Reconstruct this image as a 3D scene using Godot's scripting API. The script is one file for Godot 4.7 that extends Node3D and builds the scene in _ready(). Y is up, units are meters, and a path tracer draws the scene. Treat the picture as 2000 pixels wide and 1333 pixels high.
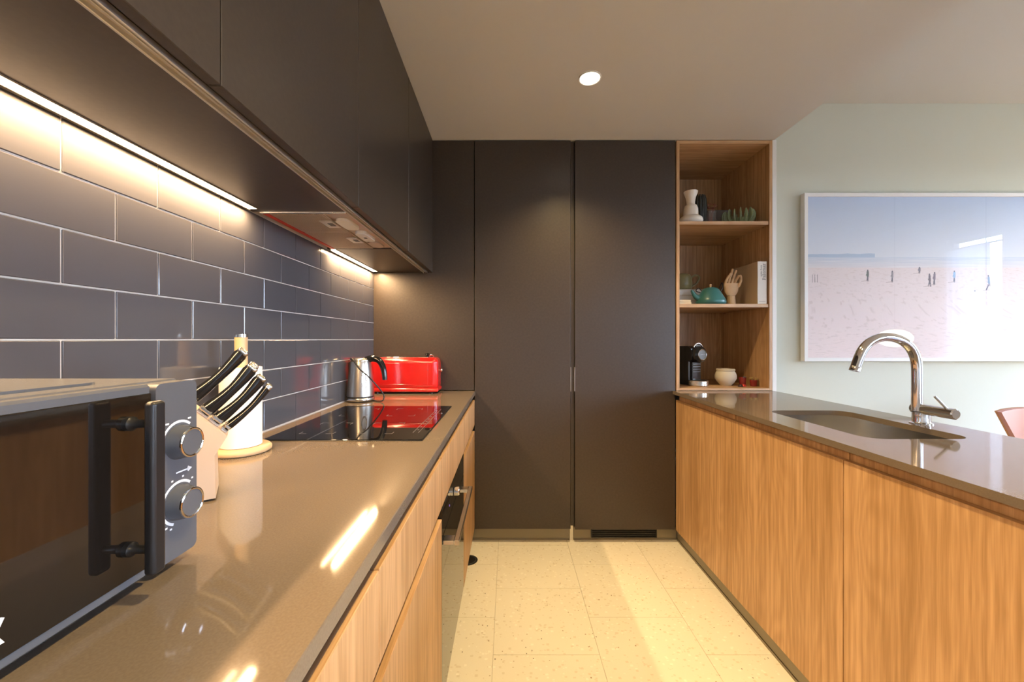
extends Node3D
# Axes: x right, y up, d = distance in front of the camera wall line (z = -d). Metres.

const H := 1.227        # eye height
const WT := 0.92        # top of the worktops
const CEIL := 2.43
const WALL_X := -0.81   # face of the wall tiles
const BACK := 2.40      # front of the tall cabinets

var M := {}
var used := {}
var rng := RandomNumberGenerator.new()

# ------------------------------------------------------------------ helpers
func V(x, y, d) -> Vector3:
	return Vector3(x, y, -d)

func lin(r, g, b) -> Color:
	return Color(r, g, b).linear_to_srgb()

func mat(called, c: Color, rough := 0.5, metal := 0.0, spec := 0.5) -> StandardMaterial3D:
	var m := StandardMaterial3D.new()
	m.resource_name = called
	m.albedo_color = c
	m.roughness = rough
	m.metallic = metal
	m.metallic_specular = spec
	M[called] = m
	return m

func st_new() -> SurfaceTool:
	var st := SurfaceTool.new()
	st.begin(Mesh.PRIMITIVE_TRIANGLES)
	return st

func vert(st: SurfaceTool, p: Vector3, n: Vector3, uv: Vector2) -> void:
	st.set_normal(n)
	st.set_uv(uv)
	st.add_vertex(p)

func tri(st: SurfaceTool, a: Vector3, b: Vector3, c: Vector3, na: Vector3, nb: Vector3, nc: Vector3, ua := Vector2.ZERO, ub := Vector2.ZERO, uc := Vector2.ZERO) -> void:
	var g := (b - a).cross(c - a)
	if g.length_squared() < 1e-18:
		return
	if g.dot(na + nb + nc) > 0.0:
		vert(st, a, na, ua); vert(st, c, nc, uc); vert(st, b, nb, ub)
	else:
		vert(st, a, na, ua); vert(st, b, nb, ub); vert(st, c, nc, uc)

func uv_of(p: Vector3, n: Vector3, grain: int, off: Vector2) -> Vector2:
	# v runs along the grain axis, u across it
	var an := n.abs()
	var ax := 0
	if an.y >= an.x and an.y >= an.z: ax = 1
	elif an.z >= an.x: ax = 2
	var along := p[grain]
	var across := 0.0
	if ax == grain:
		along = p[(grain + 1) % 3]
		across = p[(grain + 2) % 3]
	else:
		across = p[3 - ax - grain]
	return Vector2(across, along) + off

func quad(st: SurfaceTool, a: Vector3, b: Vector3, c: Vector3, d: Vector3, n: Vector3, grain := 1, off := Vector2.ZERO) -> void:
	var ua := uv_of(a, n, grain, off)
	var ub := uv_of(b, n, grain, off)
	var uc := uv_of(c, n, grain, off)
	var ud := uv_of(d, n, grain, off)
	tri(st, a, b, c, n, n, n, ua, ub, uc)
	tri(st, a, c, d, n, n, n, ua, uc, ud)

# a box with chamfered edges, from x0..x1, y0..y1, d0..d1
func box(st: SurfaceTool, x0: float, x1: float, y0: float, y1: float, d0: float, d1: float, bev := 0.0015, grain := 1, off := Vector2.ZERO) -> void:
	var c := V((x0 + x1) / 2, (y0 + y1) / 2, (d0 + d1) / 2)
	var h := Vector3(absf(x1 - x0), absf(y1 - y0), absf(d1 - d0)) / 2
	cbox(st, c, h, Basis(), bev, grain, off)

func cbox(st: SurfaceTool, c: Vector3, h: Vector3, basis: Basis, bev := 0.0015, grain := 1, off := Vector2.ZERO) -> void:
	var b := minf(bev, minf(h.x, minf(h.y, h.z)) * 0.6)
	# per corner: three points
	var pt := func(sx: int, sy: int, sz: int, ax: int) -> Vector3:
		var p := Vector3(sx * h.x, sy * h.y, sz * h.z)
		for k in 3:
			if k != ax:
				p[k] -= [sx, sy, sz][k] * b
		return p
	var T := func(p: Vector3) -> Vector3: return c + basis * p
	for ax in 3:
		var o1 := (ax + 1) % 3
		var o2 := (ax + 2) % 3
		for s in [-1, 1]:
			var q := []
			for m in [[-1, -1], [1, -1], [1, 1], [-1, 1]]:
				var sg := [0, 0, 0]
				sg[ax] = s; sg[o1] = m[0]; sg[o2] = m[1]
				q.append(pt.call(sg[0], sg[1], sg[2], ax))
			var n := Vector3.ZERO
			n[ax] = s
			quad(st, T.call(q[0]), T.call(q[1]), T.call(q[2]), T.call(q[3]), basis * n, grain, off)
	if b <= 0.0:
		return
	for ax in 3:  # edges along ax
		var o1 := (ax + 1) % 3
		var o2 := (ax + 2) % 3
		for s1 in [-1, 1]:
			for s2 in [-1, 1]:
				var sa := [0, 0, 0]; sa[ax] = -1; sa[o1] = s1; sa[o2] = s2
				var sb := [0, 0, 0]; sb[ax] = 1; sb[o1] = s1; sb[o2] = s2
				var n := Vector3.ZERO
				n[o1] = s1; n[o2] = s2
				n = n.normalized()
				quad(st, T.call(pt.call(sa[0], sa[1], sa[2], o1)), T.call(pt.call(sb[0], sb[1], sb[2], o1)), T.call(pt.call(sb[0], sb[1], sb[2], o2)), T.call(pt.call(sa[0], sa[1], sa[2], o2)), basis * n, grain, off)
	for sx in [-1, 1]:
		for sy in [-1, 1]:
			for sz in [-1, 1]:
				var n := basis * Vector3(sx, sy, sz).normalized()
				tri(st, T.call(pt.call(sx, sy, sz, 0)), T.call(pt.call(sx, sy, sz, 1)), T.call(pt.call(sx, sy, sz, 2)), n, n, n)

# box with well rounded vertical/any edges: a rounded-box by sphere-mapped grid
func rbox(st: SurfaceTool, c: Vector3, h: Vector3, r: float, basis := Basis(), seg := 4) -> void:
	r = minf(r, minf(h.x, minf(h.y, h.z)))
	var inner := h - Vector3(r, r, r)
	var steps := []
	for i in seg + 1:
		steps.append(-1.0 - cos(float(i) / seg * PI / 2) * 0.0)
	var line := []   # pairs (inner sign, angle)
	for i in seg + 1:
		line.append([-1.0, -PI / 4 + float(i) / seg * PI / 4])
	for i in seg + 1:
		line.append([1.0, float(i) / seg * PI / 4])
	for ax in 3:
		var o1 := (ax + 1) % 3
		var o2 := (ax + 2) % 3
		for s in [-1.0, 1.0]:
			var grid := []
			for a in line:
				var row := []
				for b in line:
					var n := Vector3.ZERO
					n[ax] = s
					n[o1] = tan(a[1])
					n[o2] = tan(b[1])
					n = n.normalized()
					var p := Vector3.ZERO
					p[ax] = s * inner[ax]
					p[o1] = a[0] * inner[o1]
					p[o2] = b[0] * inner[o2]
					row.append([p + n * r, n])
				grid.append(row)
			for i in line.size() - 1:
				for j in line.size() - 1:
					var A = grid[i][j]; var B = grid[i + 1][j]; var C = grid[i + 1][j + 1]; var D = grid[i][j + 1]
					var nn := [basis * A[1], basis * B[1], basis * C[1], basis * D[1]]
					var pp := [c + basis * A[0], c + basis * B[0], c + basis * C[0], c + basis * D[0]]
					tri(st, pp[0], pp[1], pp[2], nn[0], nn[1], nn[2])
					tri(st, pp[0], pp[2], pp[3], nn[0], nn[2], nn[3])

# lathe a profile of (radius, height) round axis `up` from origin o
func lathe(st: SurfaceTool, o: Vector3, prof: Array, seg := 32, basis := Basis(), sharp := 40.0, squash := Vector2(1, 1)) -> void:
	var n := prof.size()
	var seg_n := []
	for i in n - 1:
		var t: Vector2 = prof[i + 1] - prof[i]
		seg_n.append(Vector2(t.y, -t.x).normalized())
	var cs := cos(deg_to_rad(sharp))
	for i in n - 1:
		var na: Vector2 = seg_n[i]
		var nb: Vector2 = seg_n[i]
		if i > 0 and seg_n[i].dot(seg_n[i - 1]) > cs: na = (seg_n[i] + seg_n[i - 1]).normalized()
		if i < n - 2 and seg_n[i].dot(seg_n[i + 1]) > cs: nb = (seg_n[i] + seg_n[i + 1]).normalized()
		var a: Vector2 = prof[i]
		var b: Vector2 = prof[i + 1]
		for k in seg:
			var t0 := TAU * k / seg
			var t1 := TAU * (k + 1) / seg
			var d0 := Vector3(cos(t0) * squash.x, 0, sin(t0) * squash.y)
			var d1 := Vector3(cos(t1) * squash.x, 0, sin(t1) * squash.y)
			var e0 := Vector3(cos(t0), 0, sin(t0))
			var e1 := Vector3(cos(t1), 0, sin(t1))
			var up := Vector3.UP
			var p00 := o + basis * (d0 * a.x + up * a.y)
			var p01 := o + basis * (d1 * a.x + up * a.y)
			var p10 := o + basis * (d0 * b.x + up * b.y)
			var p11 := o + basis * (d1 * b.x + up * b.y)
			var n00 := basis * (e0 * na.x + up * na.y)
			var n01 := basis * (e1 * na.x + up * na.y)
			var n10 := basis * (e0 * nb.x + up * nb.y)
			var n11 := basis * (e1 * nb.x + up * nb.y)
			var u0 := float(k) / seg
			var u1 := float(k + 1) / seg
			tri(st, p00, p01, p11, n00, n01, n11, Vector2(u0, a.y), Vector2(u1, a.y), Vector2(u1, b.y))
			tri(st, p00, p11, p10, n00, n11, n10, Vector2(u0, a.y), Vector2(u1, b.y), Vector2(u0, b.y))

func disc_cyl(st: SurfaceTool, o: Vector3, r: float, h: float, basis := Basis(), bev := 0.001, seg := 32) -> void:
	lathe(st, o, [Vector2(0, 0), Vector2(r - bev, 0), Vector2(r, bev), Vector2(r, h - bev), Vector2(r - bev, h), Vector2(0, h)], seg, basis)

# basis whose y axis points along v
func along(v: Vector3) -> Basis:
	var y := v.normalized()
	var x := y.cross(Vector3(0.123, 0.31, 0.94)).normalized()
	return Basis(x, y, x.cross(y))

func cyl(st: SurfaceTool, a: Vector3, b: Vector3, r: float, bev := 0.001, seg := 24) -> void:
	disc_cyl(st, a, r, (b - a).length(), along(b - a), bev, seg)

func smooth_path(pts: Array, per := 5) -> Array:
	var out := []
	for i in pts.size() - 1:
		var p0: Vector3 = pts[maxi(i - 1, 0)]
		var p1: Vector3 = pts[i]
		var p2: Vector3 = pts[i + 1]
		var p3: Vector3 = pts[mini(i + 2, pts.size() - 1)]
		for k in per:
			var t := float(k) / per
			out.append(p1.cubic_interpolate(p2, p0, p3, t))
	out.append(pts[-1])
	return out

# sweep circles (radii: number or array) along points; caps rounded flat
func tube(st: SurfaceTool, pts: Array, radii, sides := 14, flat := 1.0) -> void:
	var n := pts.size()
	var rings := []
	var nrm := []
	var ref := Vector3.ZERO
	for i in n:
		var t: Vector3 = (pts[mini(i + 1, n - 1)] - pts[maxi(i - 1, 0)]).normalized()
		if ref == Vector3.ZERO:
			ref = Vector3.UP if absf(t.y) < 0.9 else Vector3.RIGHT
		var x := (ref - t * ref.dot(t)).normalized()
		ref = x
		var y := t.cross(x)
		var r: float = radii[i] if radii is Array else radii
		var ring := []
		var rn := []
		for k in sides:
			var a := TAU * k / sides
			ring.append(pts[i] + x * cos(a) * r + y * sin(a) * r * flat)
			rn.append((x * cos(a) + y * sin(a) / flat).normalized())
		rings.append(ring)
		nrm.append(rn)
	for i in n - 1:
		for k in sides:
			var l := (k + 1) % sides
			tri(st, rings[i][k], rings[i][l], rings[i + 1][l], nrm[i][k], nrm[i][l], nrm[i + 1][l])
			tri(st, rings[i][k], rings[i + 1][l], rings[i + 1][k], nrm[i][k], nrm[i + 1][l], nrm[i + 1][k])
	for e in [0, n - 1]:
		var out: Vector3 = (pts[0] - pts[1]).normalized() if e == 0 else (pts[n - 1] - pts[n - 2]).normalized()
		for k in sides:
			tri(st, pts[e], rings[e][k], rings[e][(k + 1) % sides], out, out, out)

# extrude a polygon: pts in 2D, mapped by o + ex*x + ey*y, thickness along ez
func prism(st: SurfaceTool, pts: PackedVector2Array, o: Vector3, ex: Vector3, ey: Vector3, ez: Vector3, grain := 1, off := Vector2.ZERO, smooth := false) -> void:
	var idx := Geometry2D.triangulate_polygon(pts)
	var n := ez.normalized()
	var P := func(q: Vector2, t: float) -> Vector3: return o + ex * q.x + ey * q.y + ez * t
	for i in range(0, idx.size(), 3):
		for t in [0.0, 1.0]:
			var nn := n if t > 0.5 else -n
			var a: Vector3 = P.call(pts[idx[i]], t)
			var b: Vector3 = P.call(pts[idx[i + 1]], t)
			var c: Vector3 = P.call(pts[idx[i + 2]], t)
			tri(st, a, b, c, nn, nn, nn, uv_of(a, nn, grain, off), uv_of(b, nn, grain, off), uv_of(c, nn, grain, off))
	var area := 0.0
	for i in pts.size():
		area += pts[i].cross(pts[(i + 1) % pts.size()])
	var sgn := 1.0 if area > 0.0 else -1.0
	var en := []
	for i in pts.size():
		var e := pts[(i + 1) % pts.size()] - pts[i]
		var q := Vector2(e.y, -e.x).normalized() * sgn
		en.append((ex.normalized() * q.x + ey.normalized() * q.y).normalized())
	for i in pts.size():
		var j := (i + 1) % pts.size()
		var na: Vector3 = en[i]
		var nb: Vector3 = en[i]
		if smooth:
			var pv: Vector3 = en[(i - 1 + pts.size()) % pts.size()]
			var nx: Vector3 = en[j]
			if pv.dot(en[i]) > 0.75: na = (pv + en[i]).normalized()
			if nx.dot(en[i]) > 0.75: nb = (nx + en[i]).normalized()
		var a: Vector3 = P.call(pts[i], 0.0)
		var b: Vector3 = P.call(pts[j], 0.0)
		var c: Vector3 = P.call(pts[j], 1.0)
		var d: Vector3 = P.call(pts[i], 1.0)
		var fn: Vector3 = en[i]
		tri(st, a, b, c, na, nb, nb, uv_of(a, fn, grain, off), uv_of(b, fn, grain, off), uv_of(c, fn, grain, off))
		tri(st, a, c, d, na, nb, na, uv_of(a, fn, grain, off), uv_of(c, fn, grain, off), uv_of(d, fn, grain, off))

func rrect(w: float, h: float, r: float, seg := 6) -> PackedVector2Array:
	var out := PackedVector2Array()
	for q in [[1, 1, 0.0], [-1, 1, PI / 2], [-1, -1, PI], [1, -1, PI * 1.5]]:
		for i in seg + 1:
			var a: float = q[2] + PI / 2 * i / seg
			out.append(Vector2(q[0] * (w / 2 - r) + cos(a) * r, q[1] * (h / 2 - r) + sin(a) * r))
	return out

func numbered(called: String) -> String:
	if not used.has(called):
		used[called] = 0
		return called
	used[called] += 1
	return "%s_%03d" % [called, used[called]]

func obj(called: String, st: SurfaceTool, m: Material, parent: Node = null) -> MeshInstance3D:
	var o := MeshInstance3D.new()
	o.mesh = st.commit()
	o.material_override = m
	if parent == null:
		o.name = numbered(called)
		add_child(o)
	else:
		o.name = called
		parent.add_child(o, true)
	return o

func thing(called: String, label: String, category: String, group := "") -> Node3D:
	var o := Node3D.new()
	o.name = numbered(called)
	add_child(o)
	return tag(o, label, category, group)

func tag(o: Node3D, label: String, category: String, group := "") -> Node3D:
	o.set_meta("label", label)
	o.set_meta("category", category)
	if group != "": o.set_meta("group", group)
	return o

func struct(called: String, st: SurfaceTool, m: Material, label := "") -> MeshInstance3D:
	var o := obj(called, st, m)
	o.set_meta("kind", "structure")
	if label != "": o.set_meta("label", label)
	return o

func off2() -> Vector2:
	return Vector2(rng.randf_range(0.0, 9.0), rng.randf_range(0.0, 9.0))

# ------------------------------------------------------------------ textures
func tex(im: Image) -> ImageTexture:
	return ImageTexture.create_from_image(im)

func wood_image(w: int, h: int) -> Image:
	var n1 := FastNoiseLite.new(); n1.seed = 3; n1.frequency = 1.0; n1.fractal_octaves = 3
	var n2 := FastNoiseLite.new(); n2.seed = 9; n2.frequency = 1.0; n2.fractal_octaves = 2
	var n3 := FastNoiseLite.new(); n3.seed = 21; n3.frequency = 1.0; n3.fractal_octaves = 1
	var data := PackedByteArray()
	data.resize(w * h * 3)
	var k := 0
	for y in h:
		var v := 1.2 * (1.0 - absf(2.0 * y / h - 1.0))   # there and back, so that repeats meet
		for x in w:
			var u := float(x) / w * 1.2
			var bend := n2.get_noise_2d(u * 5.0, v * 1.1) * 0.12
			var ring := sin((u + bend) * 150.0 + n3.get_noise_2d(u * 9.0, v * 0.7) * 5.0)
			var streak := n1.get_noise_2d(u * 55.0, v * 1.6)
			var fine := n3.get_noise_2d(u * 420.0, v * 9.0)
			var broad := n2.get_noise_2d(u * 7.0 + 40.0, v * 0.5)
			var t := 0.5 + 0.10 * ring * (0.6 + 0.5 * broad) + 0.38 * streak + 0.13 * fine + 0.20 * broad
			t = clampf(t, 0.0, 1.0)
			t = t * t * (3.0 - 2.0 * t)
			data[k] = int(lerpf(160, 208, t))
			data[k + 1] = int(lerpf(122, 168, t))
			data[k + 2] = int(lerpf(80, 125, t))
			k += 3
	return Image.create_from_data(w, h, false, Image.FORMAT_RGB8, data)

func terrazzo_image(w: int) -> Image:
	var im := Image.create(w, w, false, Image.FORMAT_RGB8)
	im.fill(Color8(226, 219, 203))
	var r := RandomNumberGenerator.new(); r.seed = 77
	for i in 5200:
		var c := Color8(214, 204, 184) if r.randf() < 0.6 else Color8(236, 230, 216)
		var s := r.randi_range(2, 7)
		im.fill_rect(Rect2i(r.randi_range(0, w - 8), r.randi_range(0, w - 8), s, maxi(1, s - r.randi_range(0, 3))), c)
	for i in 420:
		var c := Color8(150, 126, 96) if r.randf() < 0.7 else Color8(92, 80, 66)
		var s := 2 if r.randf() < 0.9 else 3
		im.fill_rect(Rect2i(r.randi_range(0, w - 8), r.randi_range(0, w - 8), s, s if r.randf() < 0.5 else s + 1), c)
	return im

func speckle_image(w: int, c0: Color, c1: Color, sd: int, freq := 0.25) -> Image:
	var nz := FastNoiseLite.new(); nz.seed = sd; nz.frequency = freq; nz.fractal_octaves = 3
	var im := Image.create(w, w, false, Image.FORMAT_RGB8)
	for y in w:
		for x in w:
			im.set_pixel(x, y, c0.lerp(c1, clampf(0.5 + nz.get_noise_2d(x, y) * 0.9, 0.0, 1.0)))
	return im

func disc_px(im: Image, cx: float, cy: float, rx: float, ry: float, c: Color) -> void:
	for y in range(int(cy - ry) - 1, int(cy + ry) + 2):
		for x in range(int(cx - rx) - 1, int(cx + rx) + 2):
			if x < 0 or y < 0 or x >= im.get_width() or y >= im.get_height(): continue
			if pow((x - cx) / rx, 2) + pow((y - cy) / ry, 2) <= 1.0:
				im.set_pixel(x, y, c)

func line_px(im: Image, a: Vector2, b: Vector2, w: float, c: Color) -> void:
	var n := int(a.distance_to(b)) + 1
	for i in n + 1:
		var p := a.lerp(b, float(i) / n)
		disc_px(im, p.x, p.y, w, w, c)

# the framed photograph: pale sky, a strip of sea, pink sand, small figures playing a ball game
func beach_image(w: int, h: int) -> Image:
	var im := Image.create(w, h, false, Image.FORMAT_RGB8)
	var nz := FastNoiseLite.new(); nz.seed = 5; nz.frequency = 1.0; nz.fractal_octaves = 4
	for y in h:
		var t := float(y) / h
		for x in w:
			var s := float(x) / h
			var c: Color
			if t < 0.375:
				c = Color8(176, 197, 226).lerp(Color8(214, 220, 229), pow(t / 0.375, 0.8))
				if t > 0.355 - 0.01 * s + 0.004 * nz.get_noise_2d(s * 9.0, 1.0) and s < 0.42:
					c = Color8(172, 192, 214)
			elif t < 0.44:
				var q := (t - 0.375) / 0.065
				c = Color8(193, 205, 220).lerp(Color8(218, 213, 216), q)
				c = c.lerp(Color8(233, 232, 234), clampf(nz.get_noise_2d(s * 2.0, t * 150.0) * 1.4, 0.0, 1.0))
			else:
				var q := (t - 0.44) / 0.56
				c = Color8(224, 212, 211).lerp(Color8(231, 215, 213), q)
				var m := nz.get_noise_2d(s * (26.0 - 14.0 * q), 30.0 + t * (190.0 - 110.0 * q))
				c = c.lerp(Color8(200, 184, 180), clampf((m - 0.22) * 1.6, 0.0, 0.5))
			im.set_pixel(x, y, c)
	var S := h / 317.0
	var at := func(px: float, py: float) -> Vector2: return Vector2((px - 1583.0) * S, (py - 383.0) * S)
	var dark := Color8(96, 92, 104)
	for f in [[1702, 537, 22, 0, Color8(92, 104, 100)], [1750, 539, 22, 0, Color8(140, 134, 140)], [1803, 527, 11, 0, Color8(112, 108, 120)], [1823, 546, 25, 3, Color8(92, 84, 100)], [1832, 543, 25, -2, Color8(120, 108, 124)], [1871, 539, 22, 0, Color8(126, 158, 190)], [1939, 551, 30, 9, Color8(118, 140, 164)], [1947, 541, 26, 0, Color8(146, 166, 190)], [2045, 548, 24, 3, Color8(100, 96, 108)]]:
		var foot: Vector2 = at.call(f[0], f[1] + f[2] * 0.5)
		var hh: float = f[2] * S
		var lean: float = f[3] * S
		line_px(im, foot + Vector2(lean * 0.6, 0), foot - Vector2(0, hh * 0.45), 1.3 * S, dark)
		line_px(im, foot - Vector2(lean * 0.5 + 1.0 * S, 0), foot - Vector2(0, hh * 0.45), 1.2 * S, dark)
		line_px(im, foot - Vector2(0, hh * 0.42), foot - Vector2(lean * 0.15, hh * 0.8), 2.1 * S, f[4])
		line_px(im, foot - Vector2(2.6 * S, hh * 0.5), foot - Vector2(0, hh * 0.75), 0.9 * S, f[4])
		disc_px(im, foot.x - lean * 0.2, foot.y - hh * 0.92, 1.4 * S, 1.7 * S, dark)
		line_px(im, foot + Vector2(-12.0 * S, 1.2 * S), foot, 0.6 * S, Color8(188, 172, 170))
	for x in [1594.0, 1599.0, 1604.0]:
		line_px(im, at.call(x, 536.0), at.call(x, 551.0), 0.5 * S, Color8(140, 134, 136))
	disc_px(im, at.call(1911, 568).x, at.call(1911, 568).y, 1.5 * S, 1.5 * S, Color8(150, 150, 150))
	return im

func make_materials() -> void:
	var wood := wood_image(1024, 1024)
	var oak := mat("oak", Color8(255, 255, 255), 0.42)
	oak.albedo_texture = tex(wood)
	oak.uv1_scale = Vector3(1 / 1.2, 1 / 2.4, 1)
	var tf := mat("invented_timber_floor", Color8(150, 120, 100), 0.5)  # unseen floor, browned so less light bounces onto the ceilings
	tf.albedo_texture = oak.albedo_texture
	tf.uv1_scale = oak.uv1_scale
	var beech := mat("beech", Color8(255, 240, 214), 0.45)
	beech.albedo_texture = oak.albedo_texture
	beech.uv1_scale = Vector3(1 / 1.2, 1 / 2.4, 1)
	mat("beech_plain", lin(0.62, 0.42, 0.23), 0.4)
	mat("block_wood", lin(0.62, 0.45, 0.31), 0.5)
	mat("hand_wood", lin(0.60, 0.40, 0.22), 0.55)
	var char_im := tex(speckle_image(256, Color8(57, 48, 41), Color8(63, 54, 46), 4, 0.12))
	var char_m := mat("charcoal", Color.WHITE, 0.36)
	char_m.albedo_texture = char_im
	char_m.uv1_triplanar = true
	char_m.uv1_world_triplanar = true
	char_m.uv1_scale = Vector3(2.0, 2.0, 2.0)
	mat("carcass", lin(0.035, 0.028, 0.022), 0.7)
	var q := mat("quartz", Color.WHITE, 0.06)
	q.albedo_texture = tex(speckle_image(256, Color8(110, 98, 86), Color8(118, 106, 93), 8, 0.3))
	q.uv1_triplanar = true
	q.uv1_world_triplanar = true
	q.uv1_scale = Vector3(3.3, 3.3, 3.3)
	mat("tile", lin(0.080, 0.081, 0.092), 0.10)
	mat("grout", lin(0.66, 0.62, 0.57), 0.9)
	var t := mat("terrazzo", Color.WHITE, 0.42)
	t.albedo_texture = tex(terrazzo_image(1024))
	t.uv1_triplanar = true
	t.uv1_world_triplanar = true
	t.uv1_scale = Vector3(0.62, 0.62, 0.62)
	mat("floor_grout", lin(0.60, 0.55, 0.46), 0.9)
	mat("ceiling_paint", lin(0.60, 0.57, 0.50), 0.9)
	mat("green_paint", lin(0.57, 0.585, 0.49), 0.85)
	mat("white_paint", lin(0.74, 0.74, 0.71), 0.6)
	mat("kick", lin(0.27, 0.235, 0.17), 0.4, 0.4)
	mat("steel", lin(0.62, 0.60, 0.57), 0.24, 1.0)
	mat("brushed", lin(0.66, 0.63, 0.58), 0.25, 1.0)
	mat("kettle_steel", lin(0.50, 0.46, 0.41), 0.30, 1.0)
	mat("chrome", lin(0.80, 0.79, 0.78), 0.07, 1.0)
	mat("aluminium", lin(0.70, 0.67, 0.62), 0.35, 0.8)
	mat("hood_metal", lin(0.56, 0.48, 0.40), 0.45, 0.6)
	mat("black", lin(0.012, 0.012, 0.013), 0.35)
	mat("black_gloss", lin(0.010, 0.010, 0.011), 0.12)
	mat("black_glass", lin(0.006, 0.006, 0.007), 0.03)
	mat("mirror_glass", lin(0.010, 0.008, 0.007), 0.04, 0.0, 0.85)
	mat("grey_print", lin(0.13, 0.13, 0.135), 0.4)
	mat("white_print", lin(0.75, 0.77, 0.82), 0.5)
	mat("white_plastic", lin(0.75, 0.73, 0.69), 0.35)
	mat("red_strip", lin(0.55, 0.045, 0.025), 0.5)
	mat("microwave_grey", lin(0.10, 0.105, 0.12), 0.27)
	var red := mat("red_enamel", lin(0.60, 0.012, 0.010), 0.16)
	red.clearcoat_enabled = true
	red.clearcoat = 0.6
	red.clearcoat_roughness = 0.06
	mat("paper", lin(0.80, 0.79, 0.77), 0.95)
	mat("cream", lin(0.62, 0.55, 0.42), 0.55)
	mat("vase_clay", lin(0.72, 0.66, 0.56), 0.6)
	mat("olive", lin(0.17, 0.145, 0.06), 0.35)
	mat("teal", lin(0.035, 0.15, 0.15), 0.32)
	mat("book_white", lin(0.68, 0.64, 0.57), 0.7)
	mat("book_tan", lin(0.56, 0.42, 0.27), 0.75)
	mat("book_grey", lin(0.17, 0.15, 0.14), 0.7)
	mat("tan_card", lin(0.66, 0.54, 0.36), 0.8)
	mat("flower", lin(0.30, 0.10, 0.05), 0.9)
	mat("dark_leaf", lin(0.018, 0.022, 0.018), 0.5)
	mat("red_glass", lin(0.24, 0.025, 0.02), 0.15)
	mat("capsule_red", lin(0.45, 0.03, 0.02), 0.3, 0.5)
	mat("capsule_blue", lin(0.35, 0.45, 0.55), 0.3, 0.5)
	mat("capsule_gold", lin(0.60, 0.45, 0.16), 0.3, 0.5)
	mat("capsule_dark", lin(0.05, 0.03, 0.03), 0.3, 0.5)
	var g := mat("green_glass", Color(0.56, 0.62, 0.45, 0.6), 0.08)
	g.transparency = BaseMaterial3D.TRANSPARENCY_ALPHA
	var cg := mat("clear_glass", Color(0.92, 0.94, 0.94, 0.12), 0.02)
	cg.transparency = BaseMaterial3D.TRANSPARENCY_ALPHA
	var pane := mat("pane", Color(0.97, 0.98, 0.98, 0.05), 0.0)
	pane.transparency = BaseMaterial3D.TRANSPARENCY_ALPHA
	var sh := mat("sheer", lin(0.75, 0.78, 0.82), 0.9)
	sh.backlight_enabled = true
	sh.backlight = lin(0.75, 0.8, 0.85)
	mat("pink_leather", lin(0.56, 0.24, 0.18), 0.45)
	mat("tan_leather", lin(0.50, 0.22, 0.08), 0.45)
	mat("leg_black", lin(0.02, 0.02, 0.02), 0.5)
	var led := mat("led_glow", Color.WHITE, 0.5)
	led.emission_enabled = true
	led.emission = lin(1.0, 0.80, 0.52)
	led.emission_energy_multiplier = 9.0
	var dl := mat("downlight_glow", Color.WHITE, 0.5)
	dl.emission_enabled = true
	dl.emission = lin(1.0, 0.90, 0.68)
	dl.emission_energy_multiplier = 8.0
	var pg := mat("pendant_glow", Color.WHITE, 0.6)
	pg.emission_enabled = true
	pg.emission = lin(1.0, 0.90, 0.74)
	pg.emission_energy_multiplier = 14.0
	var ind := mat("indicator_glow", lin(0.1, 0.05, 0.3), 0.4)
	ind.emission_enabled = true
	ind.emission = lin(0.35, 0.2, 1.0)
	ind.emission_energy_multiplier = 0.8
	var pr := mat("beach_print", Color.WHITE, 0.7)
	pr.albedo_texture = tex(beach_image(1500, 1000))

# ------------------------------------------------------------------ main
func _ready() -> void:
	rng.seed = 11
	set_camera_and_light()
	make_materials()
	build_shell()
	build_wall_tiles()
	build_tall_units()
	build_left_run()
	build_upper_run()
	build_hood()
	build_peninsula()
	build_shelf_unit()
	build_lamps()
	build_hob_oven()
	build_microwave()
	build_knife_block()
	build_paper_towel()
	build_kettle()
	build_toaster()
	build_sink_tap()
	build_picture()
	build_chair()
	build_curtain()
	build_top_shelf_things()
	build_middle_shelf_things()
	build_bottom_shelf_things()
	build_floor_cover()

func set_camera_and_light() -> void:
	var cam := Camera3D.new()
	cam.name = "camera"
	cam.projection = Camera3D.PROJECTION_FRUSTUM
	cam.near = 0.05
	cam.far = 60.0
	cam.size = 2.0 * 666.5 / 780.0 * cam.near
	cam.frustum_offset = Vector2(7.0, -2.5) / 780.0 * cam.near
	add_child(cam)
	cam.position = V(0, H, 0)
	cam.current = true
	var env := Environment.new()
	env.background_mode = Environment.BG_SKY
	var sky := Sky.new()
	var sm := ProceduralSkyMaterial.new()
	sm.sky_top_color = lin(0.46, 0.65, 1.0)
	sm.sky_horizon_color = lin(0.74, 0.85, 1.0)
	sm.ground_horizon_color = lin(0.55, 0.58, 0.60)
	sm.ground_bottom_color = lin(0.35, 0.36, 0.36)
	sm.sky_energy_multiplier = 5.2
	sm.ground_energy_multiplier = 1.1
	sky.sky_material = sm
	env.sky = sky
	env.tonemap_mode = Environment.TONE_MAPPER_LINEAR
	env.tonemap_exposure = 1.0
	env.sdfgi_enabled = true
	env.ssao_enabled = true
	env.ssil_enabled = true
	var we := WorldEnvironment.new()
	we.name = "surroundings"
	we.environment = env
	add_child(we)

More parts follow.
